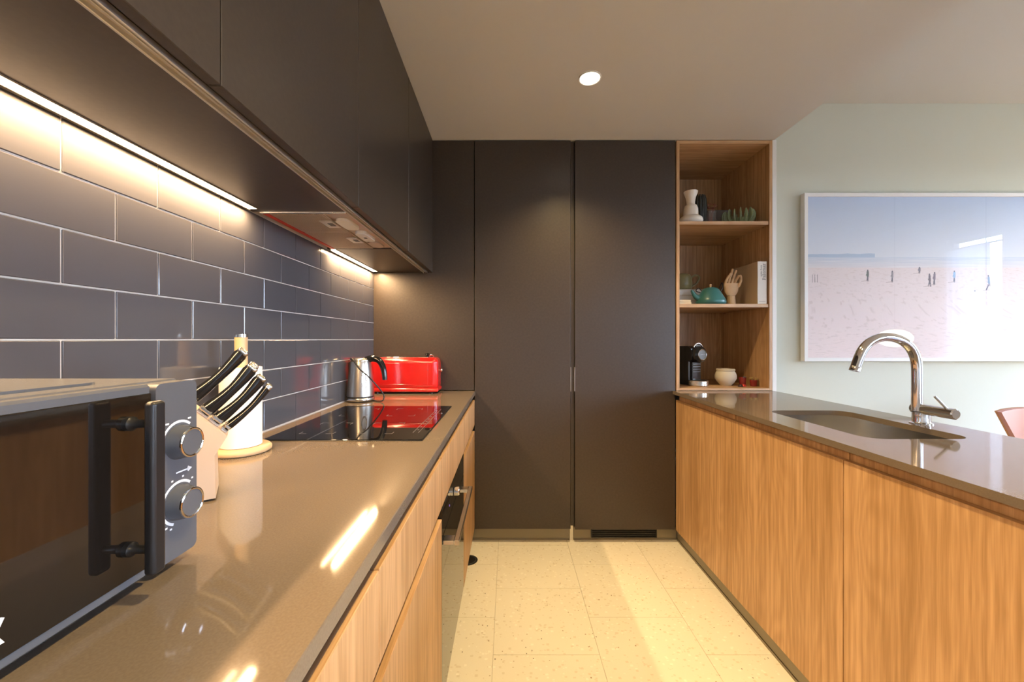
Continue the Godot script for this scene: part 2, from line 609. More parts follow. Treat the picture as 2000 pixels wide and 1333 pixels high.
func build_shell() -> void:
	# floor: grout bed with terrazzo tiles in a half-offset bond
	var st := st_new()
	box(st, -0.95, 1.60, -0.10, -0.003, -4.6, 3.2, 0.0)
	var fl := struct("floor", st, M.floor_grout, "cream terrazzo tile floor with fine joints")
	var P := 0.415
	var mesh: ArrayMesh
	var ts := st_new()
	box(ts, -P / 2 + 0.001, P / 2 - 0.001, -0.003, 0.0, -P / 2 + 0.001, P / 2 - 0.001, 0.0008)
	mesh = ts.commit()
	for k in range(-2, 5):
		var x0 := maxf(-0.06 + k * P, -0.80)
		var x1 := minf(-0.06 + (k + 1) * P, 1.598)
		var shift := 1.97 if k % 2 == 0 else 2.18
		for j in range(-17, 3):
			var d0 := maxf(shift + j * P, -4.49)
			var d1 := minf(shift + (j + 1) * P, 2.47)
			if d1 - d0 < 0.02 or x1 - x0 < 0.02: continue
			if d1 < -1.2 and (x0 < 0.3 and x1 < 0.0): continue
			var o := MeshInstance3D.new()
			o.mesh = mesh
			o.material_override = M.terrazzo
			o.name = "floor_tile"
			fl.add_child(o, true)
			o.position = V((x0 + x1) / 2, 0, (d0 + d1) / 2)
			o.scale = Vector3((x1 - x0) / P, 1, (d1 - d0) / P)
	st = st_new()
	box(st, 1.60, 5.1, -0.10, 0.0, -4.6, 3.2, 0.0, 0)
	struct("floor", st, M.invented_timber_floor, "unseen floor of the dining side, brown timber invented to cut bounce light")  # brown timber is invented here to lessen bounced light
	st = st_new()
	box(st, -0.95, 1.60, CEIL, 2.80, -4.6, 3.2, 0.0)
	struct("ceiling", st, M.ceiling_paint, "lowered kitchen ceiling")
	st = st_new()
	box(st, 1.60, 5.1, 2.672, 2.80, -4.6, 3.2, 0.0)
	struct("ceiling", st, M.ceiling_paint, "higher ceiling of the dining side")
	st = st_new()
	box(st, -0.95, -0.813, -0.1, 2.8, -4.6, 3.2, 0.0)
	struct("wall_left", st, M.grout, "wall behind the tiles, grouted")
	st = st_new()
	box(st, 1.60, 5.1, -0.1, 2.8, 2.44, 3.2, 0.0)
	struct("wall_back", st, M.green_paint, "pale sage green wall")
	st = st_new()
	box(st, -0.82, 1.60, -0.1, 2.6, 3.02, 3.2, 0.0)
	struct("wall_back", st, M.white_paint, "wall behind the tall cabinets")
	st = st_new()
	box(st, 1.588, 1.614, 0.0, CEIL, 2.403, 2.445, 0.002)
	struct("trim_1", st, M.white_paint, "white corner strip beside the open shelves")
	# right wall: middle window known from a reflection, outer two added to match daylight
	st = st_new()
	var ws := [[-4.40, -1.92, 3], [0.26, 0.80, 1], [1.05, 2.20, 2]]  # first and last openings: unseen windows, added for their daylight
	var at := -4.6
	for w in ws:
		box(st, 5.0, 5.15, -0.1, 2.8, at, w[0], 0.0)
		box(st, 5.0, 5.15, 2.36, 2.8, w[0], w[1], 0.0)
		box(st, 5.0, 5.15, -0.1, 0.08, w[0], w[1], 0.0)
		at = w[1]
	box(st, 5.0, 5.15, -0.1, 2.8, at, 3.2, 0.0)
	struct("wall_right", st, M.white_paint, "unseen wall of the dining side with three tall windows, two of them added for daylight")
	for i in 3:
		window("window_%d" % (i + 1), Vector3(5.06, 0.08, 0), 2.28, ws[i][0], ws[i][1], ws[i][2])
	st = st_new()
	box(st, -0.95, 5.1, -0.1, 2.8, -4.6, -4.45, 0.0)
	struct("wall_front", st, M.white_paint, "wall opposite the tall cabinets")

func window(called: String, at: Vector3, h: float, a: float, b: float, n: int) -> void:
	var st := st_new()
	var y0 := at.y
	var y1 := at.y + h
	var f := 0.05
	var bars := []
	for i in n + 1:
		bars.append(lerpf(a + f / 2, b - f / 2, float(i) / n))
	for c in bars:
		box(st, at.x - 0.03, at.x + 0.03, y0, y1, c - f / 2, c + f / 2)
	for i in n:
		for y in [y0, y1 - f]:
			box(st, at.x - 0.03, at.x + 0.03, y, y + f, bars[i] + f / 2, bars[i + 1] - f / 2)
	var w := struct(called, st, M.white_paint, "white framed window out of direct view")  # also builds the two added daylight windows
	for i in n:
		var ps := st_new()
		box(ps, at.x - 0.003, at.x + 0.003, y0 + f, y1 - f, bars[i] + f / 2, bars[i + 1] - f / 2, 0.0)
		obj("pane", ps, M.pane, w)

func build_curtain() -> void:
	# a sheer blind hanging inside the narrow window, leaving its top and one side clear
	var st := st_new()
	var n := 48
	var pa := []
	for i in n + 1:
		var d := lerpf(0.27, 0.705, float(i) / n)
		pa.append(Vector2(4.965 + 0.010 * sin(float(i) / n * TAU * 7.0), d))
	for i in n:
		var a: Vector2 = pa[i]
		var b: Vector2 = pa[i + 1]
		var nn := V(-1, 0, (b.x - a.x) / (b.y - a.y)).normalized()
		quad(st, V(a.x, 0.04, a.y), V(b.x, 0.04, b.y), V(b.x, 2.225, b.y), V(a.x, 2.225, a.y), nn)
	var t := thing("sheer_curtain", "white sheer curtain hanging in the narrow window of the dining side", "curtain")
	obj("cloth", st, M.sheer, t)
	st = st_new()
	cyl(st, V(4.965, 2.232, 0.22), V(4.965, 2.232, 0.84), 0.008)
	obj("rail", st, M.aluminium, t)

func build_wall_tiles() -> void:
	var wall: Node = get_node("wall_left")
	var px := 0.1995
	var py := 0.1013
	var g := 0.0034
	var st := st_new()
	# one glazed tile with a soft cushion edge
	cbox(st, Vector3.ZERO, Vector3(0.006, (py - g) / 2, (px - g) / 2), Basis(), 0.0013)
	var mesh := st.commit()
	var y0 := H - 0.3039
	for i in 7:
		var start := 0.7245 if i % 2 == 0 else 0.8248
		for k in range(-8, 10):
			var a := start + k * px
			var b := a + px
			if b < -0.75: continue
			b = minf(b, 2.402)
			if b - a < 0.012: continue
			var o := MeshInstance3D.new()
			o.mesh = mesh
			o.material_override = M.tile
			o.name = "wall_tile"
			wall.add_child(o, true)
			o.position = V(WALL_X - 0.006, y0 + (i + 0.5) * py, (a + b) / 2)
			o.scale = Vector3(1, 1, (b - a - g) / (px - g))
			o.rotation = Vector3(0, rng.randf_range(-0.0016, 0.0016), rng.randf_range(-0.002, 0.002))

func build_tall_units() -> void:
	# side panel above the worktop
	var st := st_new()
	box(st, -0.812, -0.207, WT + 0.002, CEIL - 0.003, BACK + 0.004, BACK + 0.022, 0.001)
	tag(obj("back_panel", st, M.charcoal), "charcoal panel behind the red toaster, closing the corner", "panel")
	# pantry
	var t := thing("tall_cabinet", "tall charcoal cabinet door between the worktop end and the fridge door", "cabinet")
	st = st_new()
	box(st, -0.20, 0.385, 0.10, CEIL - 0.004, BACK + 0.03, 3.0, 0.001)
	obj("carcass", st, M.carcass, t)
	st = st_new()
	box(st, -0.203, 0.374, 0.088, CEIL - 0.004, BACK, BACK + 0.022, 0.002)
	var dr := obj("door", st, M.charcoal, t)
	st = st_new()
	box(st, 0.374, 0.3765, 0.915, 1.062, BACK - 0.001, BACK + 0.02, 0.0008)
	obj("edge_pull", st, M.aluminium, dr)
	t = thing("integrated_fridge", "tall charcoal fridge door next to the open wooden shelves", "fridge")
	st = st_new()
	box(st, 0.392, 1.008, 0.10, CEIL - 0.004, BACK + 0.03, 3.0, 0.001)
	obj("carcass", st, M.carcass, t)
	st = st_new()
	box(st, 0.4, 1.003, 0.085, CEIL - 0.004, BACK, BACK + 0.022, 0.002)
	dr = obj("door", st, M.charcoal, t)
	st = st_new()
	box(st, 0.3975, 0.4, 0.915, 1.062, BACK - 0.001, BACK + 0.02, 0.0008)
	obj("edge_pull", st, M.aluminium, dr)
	st = st_new()
	box(st, 0.378, 0.396, 0.10, CEIL - 0.002, BACK + 0.020, BACK + 0.0285, 0.0)
	tag(obj("gap_strip", st, M.charcoal), "charcoal recessed strip in the gap between the two tall charcoal doors", "strip")
	# kick boards
	var kd := BACK + 0.044
	st = st_new()
	box(st, -0.22, 0.372, 0.012, 0.082, kd, kd + 0.016, 0.001)
	var k1 := struct("baseboard_back", st, M.kick, "brass-grey kick board under the tall cabinets")
	st = st_new()
	box(st, 0.398, 1.03, 0.012, 0.082, kd, kd + 0.016, 0.001)
	struct("baseboard_back", st, M.kick, "brass-grey kick board under the fridge door")
	st = st_new()
	box(st, -0.22, 0.372, 0.0, 0.010, kd + 0.002, kd + 0.014, 0.0)
	box(st, 0.398, 1.03, 0.0, 0.010, kd + 0.002, kd + 0.014, 0.0)
	obj("seal", st, M.kick, k1)
	st = st_new()
	box(st, 0.374, 0.396, 0.0, 0.098, kd - 0.004, kd + 0.012, 0.001)
	obj("joint_clip", st, M.aluminium, k1)
	# grille
	t = thing("vent_grille", "black slatted vent grille in the kick board below the fridge door", "vent")
	st = st_new()
	box(st, 0.505, 0.905, 0.022, 0.070, kd - 0.004, kd - 0.001, 0.0)
	obj("backing", st, M.black, t)
	st = st_new()
	box(st, 0.505, 0.905, 0.066, 0.072, kd - 0.012, kd - 0.004, 0.0008)
	box(st, 0.505, 0.905, 0.020, 0.026, kd - 0.012, kd - 0.004, 0.0008)
	box(st, 0.505, 0.511, 0.026, 0.066, kd - 0.012, kd - 0.004, 0.0008)
	box(st, 0.899, 0.905, 0.026, 0.066, kd - 0.012, kd - 0.004, 0.0008)
	obj("frame", st, M.black, t)
	for i in 3:
		st = st_new()
		box(st, 0.512, 0.898, 0.034 + i * 0.011, 0.037 + i * 0.011, kd - 0.011, kd - 0.004, 0.0)
		obj("slat", st, M.black, t)

func build_left_run() -> void:
	# worktop
	var st := st_new()
	box(st, WALL_X + 0.001, -0.1994, WT - 0.025, WT, -0.62, BACK + 0.001, 0.0015)
	tag(obj("worktop", st, M.quartz), "brown grey quartz worktop under the tiled wall", "worktop")
	var cuts := [-0.565, 0.03, 0.627, 1.218, 1.82, 2.398]
	var names := [
		"light oak base cabinet at the microwave, its drawer nearest the worktop's free end",
		"light oak base cabinet below the microwave with a drawer over a door",
		"light oak base cabinet below the knife block, between the microwave and the oven",
		"light oak oven housing with a drawer front above the oven",
		"light oak base cabinet between the oven and the tall charcoal cabinet"]
	for i in 5:
		var a: float = cuts[i] + 0.0015
		var b: float = cuts[i + 1] - 0.0015
		var t := thing("base_cabinet", names[i], "cabinet")
		st = st_new()
		if i == 3:
			box(st, -0.80, -0.226, 0.72, WT - 0.027, a, b, 0.001)
			box(st, -0.80, -0.226, 0.10, 0.72, a, a + 0.016, 0.0)
			box(st, -0.80, -0.226, 0.10, 0.72, b - 0.016, b, 0.0)
		else:
			box(st, -0.80, -0.226, 0.10, WT - 0.027, a, b, 0.001)
		obj("carcass", st, M.carcass, t)
		st = st_new()
		box(st, -0.2185, -0.2028, 0.714, 0.866, a, b, 0.0012, 1, off2())
		obj("drawer_front", st, M.oak, t)
		if i != 3:
			st = st_new()
			box(st, -0.2205, -0.2028, 0.098, 0.680, a, b, 0.0012, 1, off2())
			obj("door", st, M.oak, t)
	st = st_new()
	box(st, -0.262, -0.246, 0.0, 0.094, -0.56, BACK + 0.04, 0.001)
	struct("baseboard_left", st, M.kick, "brass-grey kick board under the oven side")

func build_upper_run() -> void:
	var YB := 1.632
	var cuts := [-0.565, 0.035, 0.633, 1.214, 1.822, 2.40]
	var names := [
		"charcoal wall cabinet at the free end of the row over the microwave",
		"charcoal wall cabinet above the microwave",
		"charcoal wall cabinet above the knife block and paper towel",
		"charcoal wall cabinet above the cooker hood",
		"charcoal wall cabinet above the kettle, beside the corner panel"]
	for i in 5:
		var a: float = cuts[i]
		var b: float = cuts[i + 1]
		var t := thing("wall_cabinet", names[i], "cabinet")
		var st := st_new()
		if i == 3:
			box(st, -0.808, -0.4785, YB + 0.03, CEIL - 0.002, a, b, 0.0)
			box(st, -0.808, -0.512, YB, YB + 0.03, a, 1.262, 0.0)
			box(st, -0.808, -0.512, YB, YB + 0.03, 1.782, b, 0.0)
		else:
			box(st, -0.808, -0.512, YB, CEIL - 0.002, a, b, 0.0)
			box(st, -0.512, -0.4785, YB + 0.006, CEIL - 0.002, a, b, 0.0)
		obj("carcass", st, M.charcoal, t)
		st = st_new()
		box(st, -0.4765, -0.4554, YB - 0.002, CEIL - 0.003, a + 0.0012, b - 0.0012, 0.0012)
		obj("door", st, M.charcoal, t)
	# aluminium finger channel under the front edge
	var st := st_new()
	box(st, -0.5105, -0.5055, YB - 0.006, YB + 0.005, -0.56, 2.398, 0.001)
	box(st, -0.4885, -0.4845, YB - 0.006, YB + 0.005, -0.56, 2.398, 0.001)
	box(st, -0.5055, -0.4885, YB + 0.0015, YB + 0.005, -0.56, 2.398, 0.0)
	box(st, -0.4985, -0.4950, YB - 0.003, YB + 0.0015, -0.56, 2.398, 0.0006)
	tag(obj("finger_channel", st, M.aluminium), "long aluminium channel along the lower front edge of the charcoal wall cabinets", "channel")

func strip_light(a: float, b: float, label: String, energy: float) -> void:
	var YB := 1.632
	var t := thing("led_strip", label, "light")
	var st := st_new()
	box(st, -0.7965, -0.7935, YB - 0.0055, YB, a, b, 0.0004)
	box(st, -0.7735, -0.7715, YB - 0.003, YB, a, b, 0.0004)
	obj("profile", st, M.aluminium, t)
	st = st_new()
	box(st, -0.7933, -0.7737, YB - 0.003, YB - 0.0005, a + 0.002, b - 0.002, 0.0)
	obj("diffuser", st, M.led_glow, t)
	var l := AreaLight3D.new()
	l.name = "led_light"
	l.area_size = Vector2(0.018, b - a - 0.01)
	l.area_normalize_energy = true
	l.light_color = lin(1.0, 0.64, 0.32)
	l.light_energy = energy
	l.shadow_enabled = true
	t.add_child(l)
	l.position = V(-0.7835, YB - 0.0045, (a + b) / 2)
	l.rotation_degrees = Vector3(-90, 0, 0)

func build_lamps() -> void:
	strip_light(-0.55, 1.229, "glowing warm LED strip under the wall cabinets, on the microwave side of the hood", 3.2)
	strip_light(1.787, 2.36, "short glowing warm LED strip under the wall cabinet above the kettle", 1.15)
	var spots := [[0.374, 1.835, "round recessed ceiling downlight in front of the tall charcoal doors"], [0.374, 0.45, "round recessed ceiling downlight over the sink end of the aisle"], [0.374, -0.95, "round recessed ceiling downlight at the open end of the aisle"]]
	for s in spots:
		var t := thing("downlight", s[2], "light")
		var st := st_new()
		lathe(st, V(s[0], CEIL, s[1]), [Vector2(0.052, 0.0), Vector2(0.052, -0.003), Vector2(0.047, -0.004), Vector2(0.044, 0.0)], 40)
		obj("trim_ring", st, M.white_paint, t)
		st = st_new()
		lathe(st, V(s[0], CEIL, s[1]), [Vector2(0.0, -0.0015), Vector2(0.044, -0.0015), Vector2(0.044, 0.0)], 40)
		obj("diffuser", st, M.downlight_glow, t)
		var l := SpotLight3D.new()
		l.name = "downlight_beam"
		l.light_color = lin(1.0, 0.73, 0.35)
		l.light_energy = 4.6
		l.spot_angle = 62.0
		l.spot_angle_attenuation = 0.9
		l.spot_range = 8.0
		l.spot_attenuation = 2.0
		l.light_size = 0.04
		l.shadow_enabled = true
		t.add_child(l)
		l.position = V(s[0], CEIL - 0.006, s[1])
		l.rotation_degrees = Vector3(-90, 0, 0)
	for s in [[3.50, 1.20, "white oval pendant lamp hanging near the framed beach photograph"], [4.33, 1.20, "white oval pendant lamp hanging near the window wall of the dining side"]]:
		var t := thing("pendant_lamp", s[2], "lamp")
		var st := st_new()
		var prof := []
		for i in 17:
			var a := -PI / 2 + PI * i / 16
			prof.append(Vector2(cos(a) * 0.125, sin(a) * 0.08))
		lathe(st, V(s[0], 1.24, s[1]), prof, 32)
		obj("lamp_shade", st, M.pendant_glow, t)
		st = st_new()
		cyl(st, V(s[0], 1.315, s[1]), V(s[0], 2.66, s[1]), 0.003, 0.0005, 8)
		obj("cord", st, M.black, t)
		st = st_new()
		disc_cyl(st, V(s[0], 2.652, s[1]), 0.05, 0.02)
		obj("ceiling_rose", st, M.white_paint, t)
		var l := OmniLight3D.new()
		l.name = "pendant_light"
		l.light_color = lin(1.0, 0.80, 0.55)
		l.light_energy = 0.30
		l.light_size = 0.06
		l.omni_range = 9.0
		l.omni_attenuation = 2.0
		l.shadow_enabled = true
		t.add_child(l)
		l.position = V(s[0], 1.24, s[1])

func build_hood() -> void:
	var Y := 1.632
	var t := thing("cooker_hood", "slim built-in cooker hood with two mesh filters under the wall cabinet over the hob", "hood")
	var st := st_new()
	box(st, -0.79, -0.513, Y + 0.004, Y + 0.028, 1.268, 1.776, 0.001)
	obj("housing", st, M.hood_metal, t)
	st = st_new()
	cyl(st, V(-0.787, Y - 0.001, 1.266), V(-0.514, Y - 0.001, 1.266), 0.0045)
	obj("edge_rod", st, M.chrome, t)
	st = st_new()
	box(st, -0.788, -0.772, Y - 0.002, Y + 0.004, 1.275, 1.772, 0.001)
	obj("wall_strip", st, M.red_strip, t)
	for s in [[1.277, 1.492, 1.385], [1.496, 1.768, 1.61]]:
		st = st_new()
		box(st, -0.768, -0.598, Y - 0.001, Y + 0.004, s[0], s[1], 0.001)
		var f := obj("filter", st, M.hood_metal, t)
		# mesh lines
		st = st_new()
		var n := 26
		for i in n:
			var x: float = -0.764 + i * (0.160 / (n - 1))
			box(st, x - 0.0012, x + 0.0012, Y - 0.0028, Y - 0.001, s[0] + 0.008, s[1] - 0.008, 0.0)
		var ms := obj("mesh", st, M.hood_metal, f)
		ms.set_meta("kind", "stuff")
		st = st_new()
		box(st, -0.640, -0.596, Y - 0.006, Y - 0.001, s[2] - 0.04, s[2] + 0.04, 0.002)
		var lt := obj("latch", st, M.aluminium, f)
		st = st_new()
		box(st, -0.621, -0.603, Y - 0.0068, Y - 0.006, s[2] - 0.016, s[2] + 0.016, 0.0)
		lt.set_meta("label", "catch plate")
		obj("slot", st, M.black, f)
	# lamp cover and control
	st = st_new()
	prism(st, rrect(0.05, 0.12, 0.024, 6), V(-0.563, Y + 0.004, 1.40), Vector3(1, 0, 0), Vector3(0, 0, 1), Vector3(0, -0.009, 0), 1, Vector2.ZERO, true)
	obj("lamp_cover", st, M.white_plastic, t)
	st = st_new()
	prism(st, rrect(0.042, 0.125, 0.018, 6), V(-0.5565, Y + 0.004, 1.555), Vector3(1, 0, 0), Vector3(0, 0, 1), Vector3(0, -0.013, 0), 1, Vector2.ZERO, true)
	var c := obj("control_panel", st, M.white_plastic, t)
	st = st_new()
	box(st, -0.561, -0.551, Y - 0.0105, Y - 0.009, 1.548, 1.560, 0.0)
	obj("switch", st, M.black, c)
	st = st_new()
	prism(st, rrect(0.05, 0.10, 0.024, 6), V(-0.563, Y + 0.004, 1.70), Vector3(1, 0, 0), Vector3(0, 0, 1), Vector3(0, -0.007, 0), 1, Vector2.ZERO, true)
	obj("lamp_cover", st, M.hood_metal, t)

func ring_plate(st: SurfaceTool, x0: float, x1: float, d0: float, d1: float, hole: PackedVector2Array, y0: float, y1: float) -> void:
	# rectangular plate with a hole (hole in x,d), counter-clockwise from angle 0
	var c := Vector2.ZERO
	for p in hole: c += p
	c /= hole.size()
	var pts := []
	var corners := [Vector2(x1, d1), Vector2(x0, d1), Vector2(x0, d0), Vector2(x1, d0)]
	var outer := func(p: Vector2) -> Vector2:
		var v := (p - c)
		var t := 1e9
		if v.x > 1e-6: t = minf(t, (x1 - c.x) / v.x)
		if v.x < -1e-6: t = minf(t, (x0 - c.x) / v.x)
		if v.y > 1e-6: t = minf(t, (d1 - c.y) / v.y)
		if v.y < -1e-6: t = minf(t, (d0 - c.y) / v.y)
		return c + v * t
	var n := hole.size()
	for i in n:
		var a := hole[i]
		var b := hole[(i + 1) % n]
		var oa: Vector2 = outer.call(a)
		var ob: Vector2 = outer.call(b)
		for yy in [[y1, Vector3.UP], [y0, Vector3.DOWN]]:
			var A := V(a.x, yy[0], a.y); var B := V(b.x, yy[0], b.y)
			var OA := V(oa.x, yy[0], oa.y); var OB := V(ob.x, yy[0], ob.y)
			quad(st, A, B, OB, OA, yy[1])
			for cr in corners:
				# a corner between the two outer points
				var on_edge_a := absf(oa.x - cr.x) < 1e-5 or absf(oa.y - cr.y) < 1e-5
				var on_edge_b := absf(ob.x - cr.x) < 1e-5 or absf(ob.y - cr.y) < 1e-5
				if on_edge_a and on_edge_b and absf(oa.x - ob.x) > 1e-5 and absf(oa.y - ob.y) > 1e-5:
					var C := V(cr.x, yy[0], cr.y)
					tri(st, OA, C, OB, yy[1], yy[1], yy[1])
		var e := b - a
		var inn := Vector2(-e.y, e.x).normalized()
		if inn.dot(c - a) < 0: inn = -inn
		var nn := V(inn.x, 0, inn.y)
		quad(st, V(a.x, y0, a.y), V(b.x, y0, b.y), V(b.x, y1, b.y), V(a.x, y1, a.y), nn)
	for s in [[x0, d0, x0, d1, Vector3.LEFT], [x1, d0, x1, d1, Vector3.RIGHT], [x0, d0, x1, d0, Vector3.BACK], [x0, d1, x1, d1, Vector3.FORWARD]]:
		quad(st, V(s[0], y0, s[1]), V(s[2], y0, s[3]), V(s[2], y1, s[3]), V(s[0], y1, s[1]), s[4])

const SINK_C := Vector2(1.283, 1.483)
const SINK_W := 0.335
const SINK_L := 0.50

func build_peninsula() -> void:
	var st := st_new()
	var hole := rrect(SINK_W, SINK_L, 0.06, 8)
	var fine := PackedVector2Array()
	for i in hole.size():
		var pa := hole[i]
		var pb := hole[(i + 1) % hole.size()]
		var m := maxi(1, int(pa.distance_to(pb) / 0.012))
		for k in m: fine.append(SINK_C + pa.lerp(pb, float(k) / m))
	hole = fine
	ring_plate(st, 0.987, 1.592, -0.62, BACK - 0.001, hole, WT - 0.02, WT)
	tag(obj("worktop", st, M.quartz), "brown grey quartz worktop with the inset sink", "worktop")
	var cuts := [-0.60, 0.0, 0.6, 1.2, 1.803, 2.398]
	var names := [
		"oak base cabinet at the free end of the sink worktop",
		"oak base cabinet second from the free end of the sink worktop",
		"oak base cabinet under the sink worktop, between the sink and its free end",
		"oak base cabinet directly below the sink and tap",
		"oak base cabinet below the coffee machine shelf, against the fridge door"]
	for i in 5:
		var a: float = cuts[i] + 0.0019
		var b: float = cuts[i + 1] - 0.0019
		var t := thing("base_cabinet", names[i], "cabinet")
		st = st_new()
		if i == 3 or i == 2:
			box(st, 1.045, 1.06, 0.10, 0.86, a, b, 0.0)
			box(st, 1.06, 1.57, 0.10, 0.66, a, b, 0.0)
			box(st, 1.50 if i == 2 else 1.54, 1.57, 0.66, WT - 0.021, a, b, 0.0)
		else:
			box(st, 1.045, 1.57, 0.10, WT - 0.021, a, b, 0.0)
		obj("carcass", st, M.carcass, t)
		st = st_new()
		box(st, 1.0055, 1.024, 0.083, 0.866, a, b, 0.0012, 1, off2())
		obj("door", st, M.oak, t)
		st = st_new()
		box(st, 1.026, 1.044, 0.80, WT - 0.021, a, b, 0.0, 1, off2())
		obj("top_rail", st, M.oak, t)
		st = st_new()
		box(st, 1.572, 1.588, 0.06, WT - 0.021, a, b, 0.001, 1, off2())
		obj("back_panel", st, M.oak, t)
	st = st_new()
	box(st, 1.031, 1.045, 0.012, 0.090, -0.6, BACK + 0.04, 0.001)
	var k := struct("baseboard_right", st, M.kick, "brass-grey kick board under the sink side")
	st = st_new()
	box(st, 1.028, 1.040, 0.0, 0.011, -0.6, BACK + 0.04, 0.0)
	obj("seal", st, M.kick, k)

func build_shelf_unit() -> void:
	var t := thing("open_shelf_unit", "open oak shelf unit between the fridge door and the green wall", "shelf")
	var x0 := 1.010
	var x1 := 1.587
	var f := BACK
	var b := 2.96
	var st := st_new()
	box(st, x0, x0 + 0.019, WT + 0.001, CEIL - 0.004, f, b, 0.001, 1, off2())
	obj("side_panel", st, M.oak, t)
	st = st_new()
	box(st, x1 - 0.019, x1, WT + 0.001, CEIL - 0.004, f, b, 0.001, 1, off2())
	obj("side_panel", st, M.oak, t)
	st = st_new()
	box(st, x0 + 0.019, x1 - 0.019, CEIL - 0.023, CEIL - 0.004, f, b, 0.001, 0, off2())
	obj("top_panel", st, M.oak, t)
	st = st_new()
	box(st, x0 + 0.019, x1 - 0.019, WT + 0.001, WT + 0.0155, f, b, 0.001, 0, off2())
	obj("bottom_panel", st, M.oak, t)
	st = st_new()
	box(st, x0 + 0.019, x1 - 0.019, WT + 0.0155, CEIL - 0.023, b - 0.02, b, 0.0, 1, off2())
	obj("back_panel", st, M.oak, t)
	for y in [1.941, 1.443]:
		st = st_new()
		box(st, x0 + 0.0195, x1 - 0.0215, y - 0.021, y, f + 0.004, b - 0.021, 0.001, 0, off2())
		var sh := obj("shelf", st, M.oak, t)
		for dd in [2.45, 2.88]:
			st = st_new()
			cyl(st, V(x1 - 0.031, y - 0.026, dd), V(x1 - 0.0205, y - 0.026, dd), 0.004)
			obj("shelf_pin", st, M.chrome, sh)

func build_hob_oven() -> void:
	var t := thing("induction_hob", "black glass induction hob set on the worktop in front of the kettle", "hob")
	var st := st_new()
	box(st, -0.7475, -0.262, WT + 0.0003, WT + 0.004, 1.210, 1.828, 0.0012)
	obj("glass", st, M.black_glass, t)
	st = st_new()
	box(st, -0.7495, -0.260, WT + 0.0003, WT + 0.0022, 1.208, 1.830, 0.0006)
	obj("rim", st, M.black, t)
	# printed corner marks of the zones
	var y := WT + 0.0043
	for z in [[-0.62, 1.37], [-0.62, 1.67], [-0.43, 1.37], [-0.43, 1.67]]:
		for s in [[-1, -1], [1, -1], [-1, 1], [1, 1]]:
			var cx: float = z[0] + s[0] * 0.055
			var cd: float = z[1] + s[1] * 0.085
			var pts := PackedVector2Array([Vector2(cx, cd), Vector2(cx - s[0] * 0.024, cd), Vector2(cx - s[0] * 0.024, cd - s[1] * 0.0016), Vector2(cx - s[0] * 0.0016, cd - s[1] * 0.0016), Vector2(cx - s[0] * 0.0016, cd - s[1] * 0.026), Vector2(cx, cd - s[1] * 0.026)])
			st = st_new()
			prism(st, pts, Vector3(0, y - 0.0003, 0), Vector3(1, 0, 0), Vector3(0, 0, -1), Vector3(0, 0.0003, 0))
			obj("zone_mark", st, M.grey_print, t)
	st = st_new()
	for i in 2:
		box(st, -0.312 + i * 0.018, -0.3105 + i * 0.018, y - 0.0003, y, 1.30, 1.74, 0.0)
	for i in 9:
		box(st, -0.306, -0.300, y - 0.0003, y, 1.34 + i * 0.045, 1.346 + i * 0.045, 0.0)
	obj("control_marks", st, M.grey_print, t)
	# oven
	t = thing("built_in_oven", "built-in oven with black glass front and steel bar handle below the hob", "oven")
	var a := 1.237
	var b := 1.801
	st = st_new()
	box(st, -0.75, -0.222, 0.12, 0.706, a, b, 0.001)
	obj("body", st, M.black, t)
	st = st_new()
	box(st, -0.221, -0.2035, 0.618, 0.708, 1.222, 1.816, 0.001)
	var cp := obj("control_panel", st, M.black_glass, t)
	for d in [1.49]:
		st = st_new()
		cyl(st, V(-0.2035, 0.662, d), V(-0.182, 0.662, d), 0.016, 0.002)
		obj("knob", st, M.chrome, cp)
	st = st_new()
	box(st, -0.2033, -0.203, 0.645, 0.680, 1.33, 1.43, 0.0)
	obj("display", st, M.black_glass, cp)
	st = st_new()
	cyl(st, V(-0.2032, 0.655, 1.377), V(-0.2026, 0.655, 1.377), 0.004, 0.0002, 12)
	obj("indicator_light", st, M.indicator_glow, cp)
	st = st_new()
	box(st, -0.221, -0.2035, 0.10, 0.614, 1.222, 1.816, 0.001)
	var dr := obj("door", st, M.black_glass, t)
	st = st_new()
	box(st, -0.169, -0.153, 0.588, 0.604, 1.237, 1.70, 0.0015)
	box(st, -0.2035, -0.169, 0.590, 0.603, 1.237, 1.275, 0.0015)
	box(st, -0.2035, -0.169, 0.590, 0.603, 1.662, 1.70, 0.0015)
	obj("handle", st, M.steel, dr)

func arc_strip(st: SurfaceTool, x: float, cy: float, cd: float, r: float, w: float, a0: float, a1: float, n := 14) -> void:
	# flat print on a face that points to +x; angle 0 = towards far d, 90 = up
	for i in n:
		var t0 := deg_to_rad(lerpf(a0, a1, float(i) / n))
		var t1 := deg_to_rad(lerpf(a0, a1, float(i + 1) / n))
		var q := []
		for e in [[t0, r], [t1, r], [t1, r + w], [t0, r + w]]:
			q.append(V(x, cy + sin(e[0]) * e[1], cd + cos(e[0]) * e[1]))
		quad(st, q[0], q[1], q[2], q[3], Vector3.RIGHT)

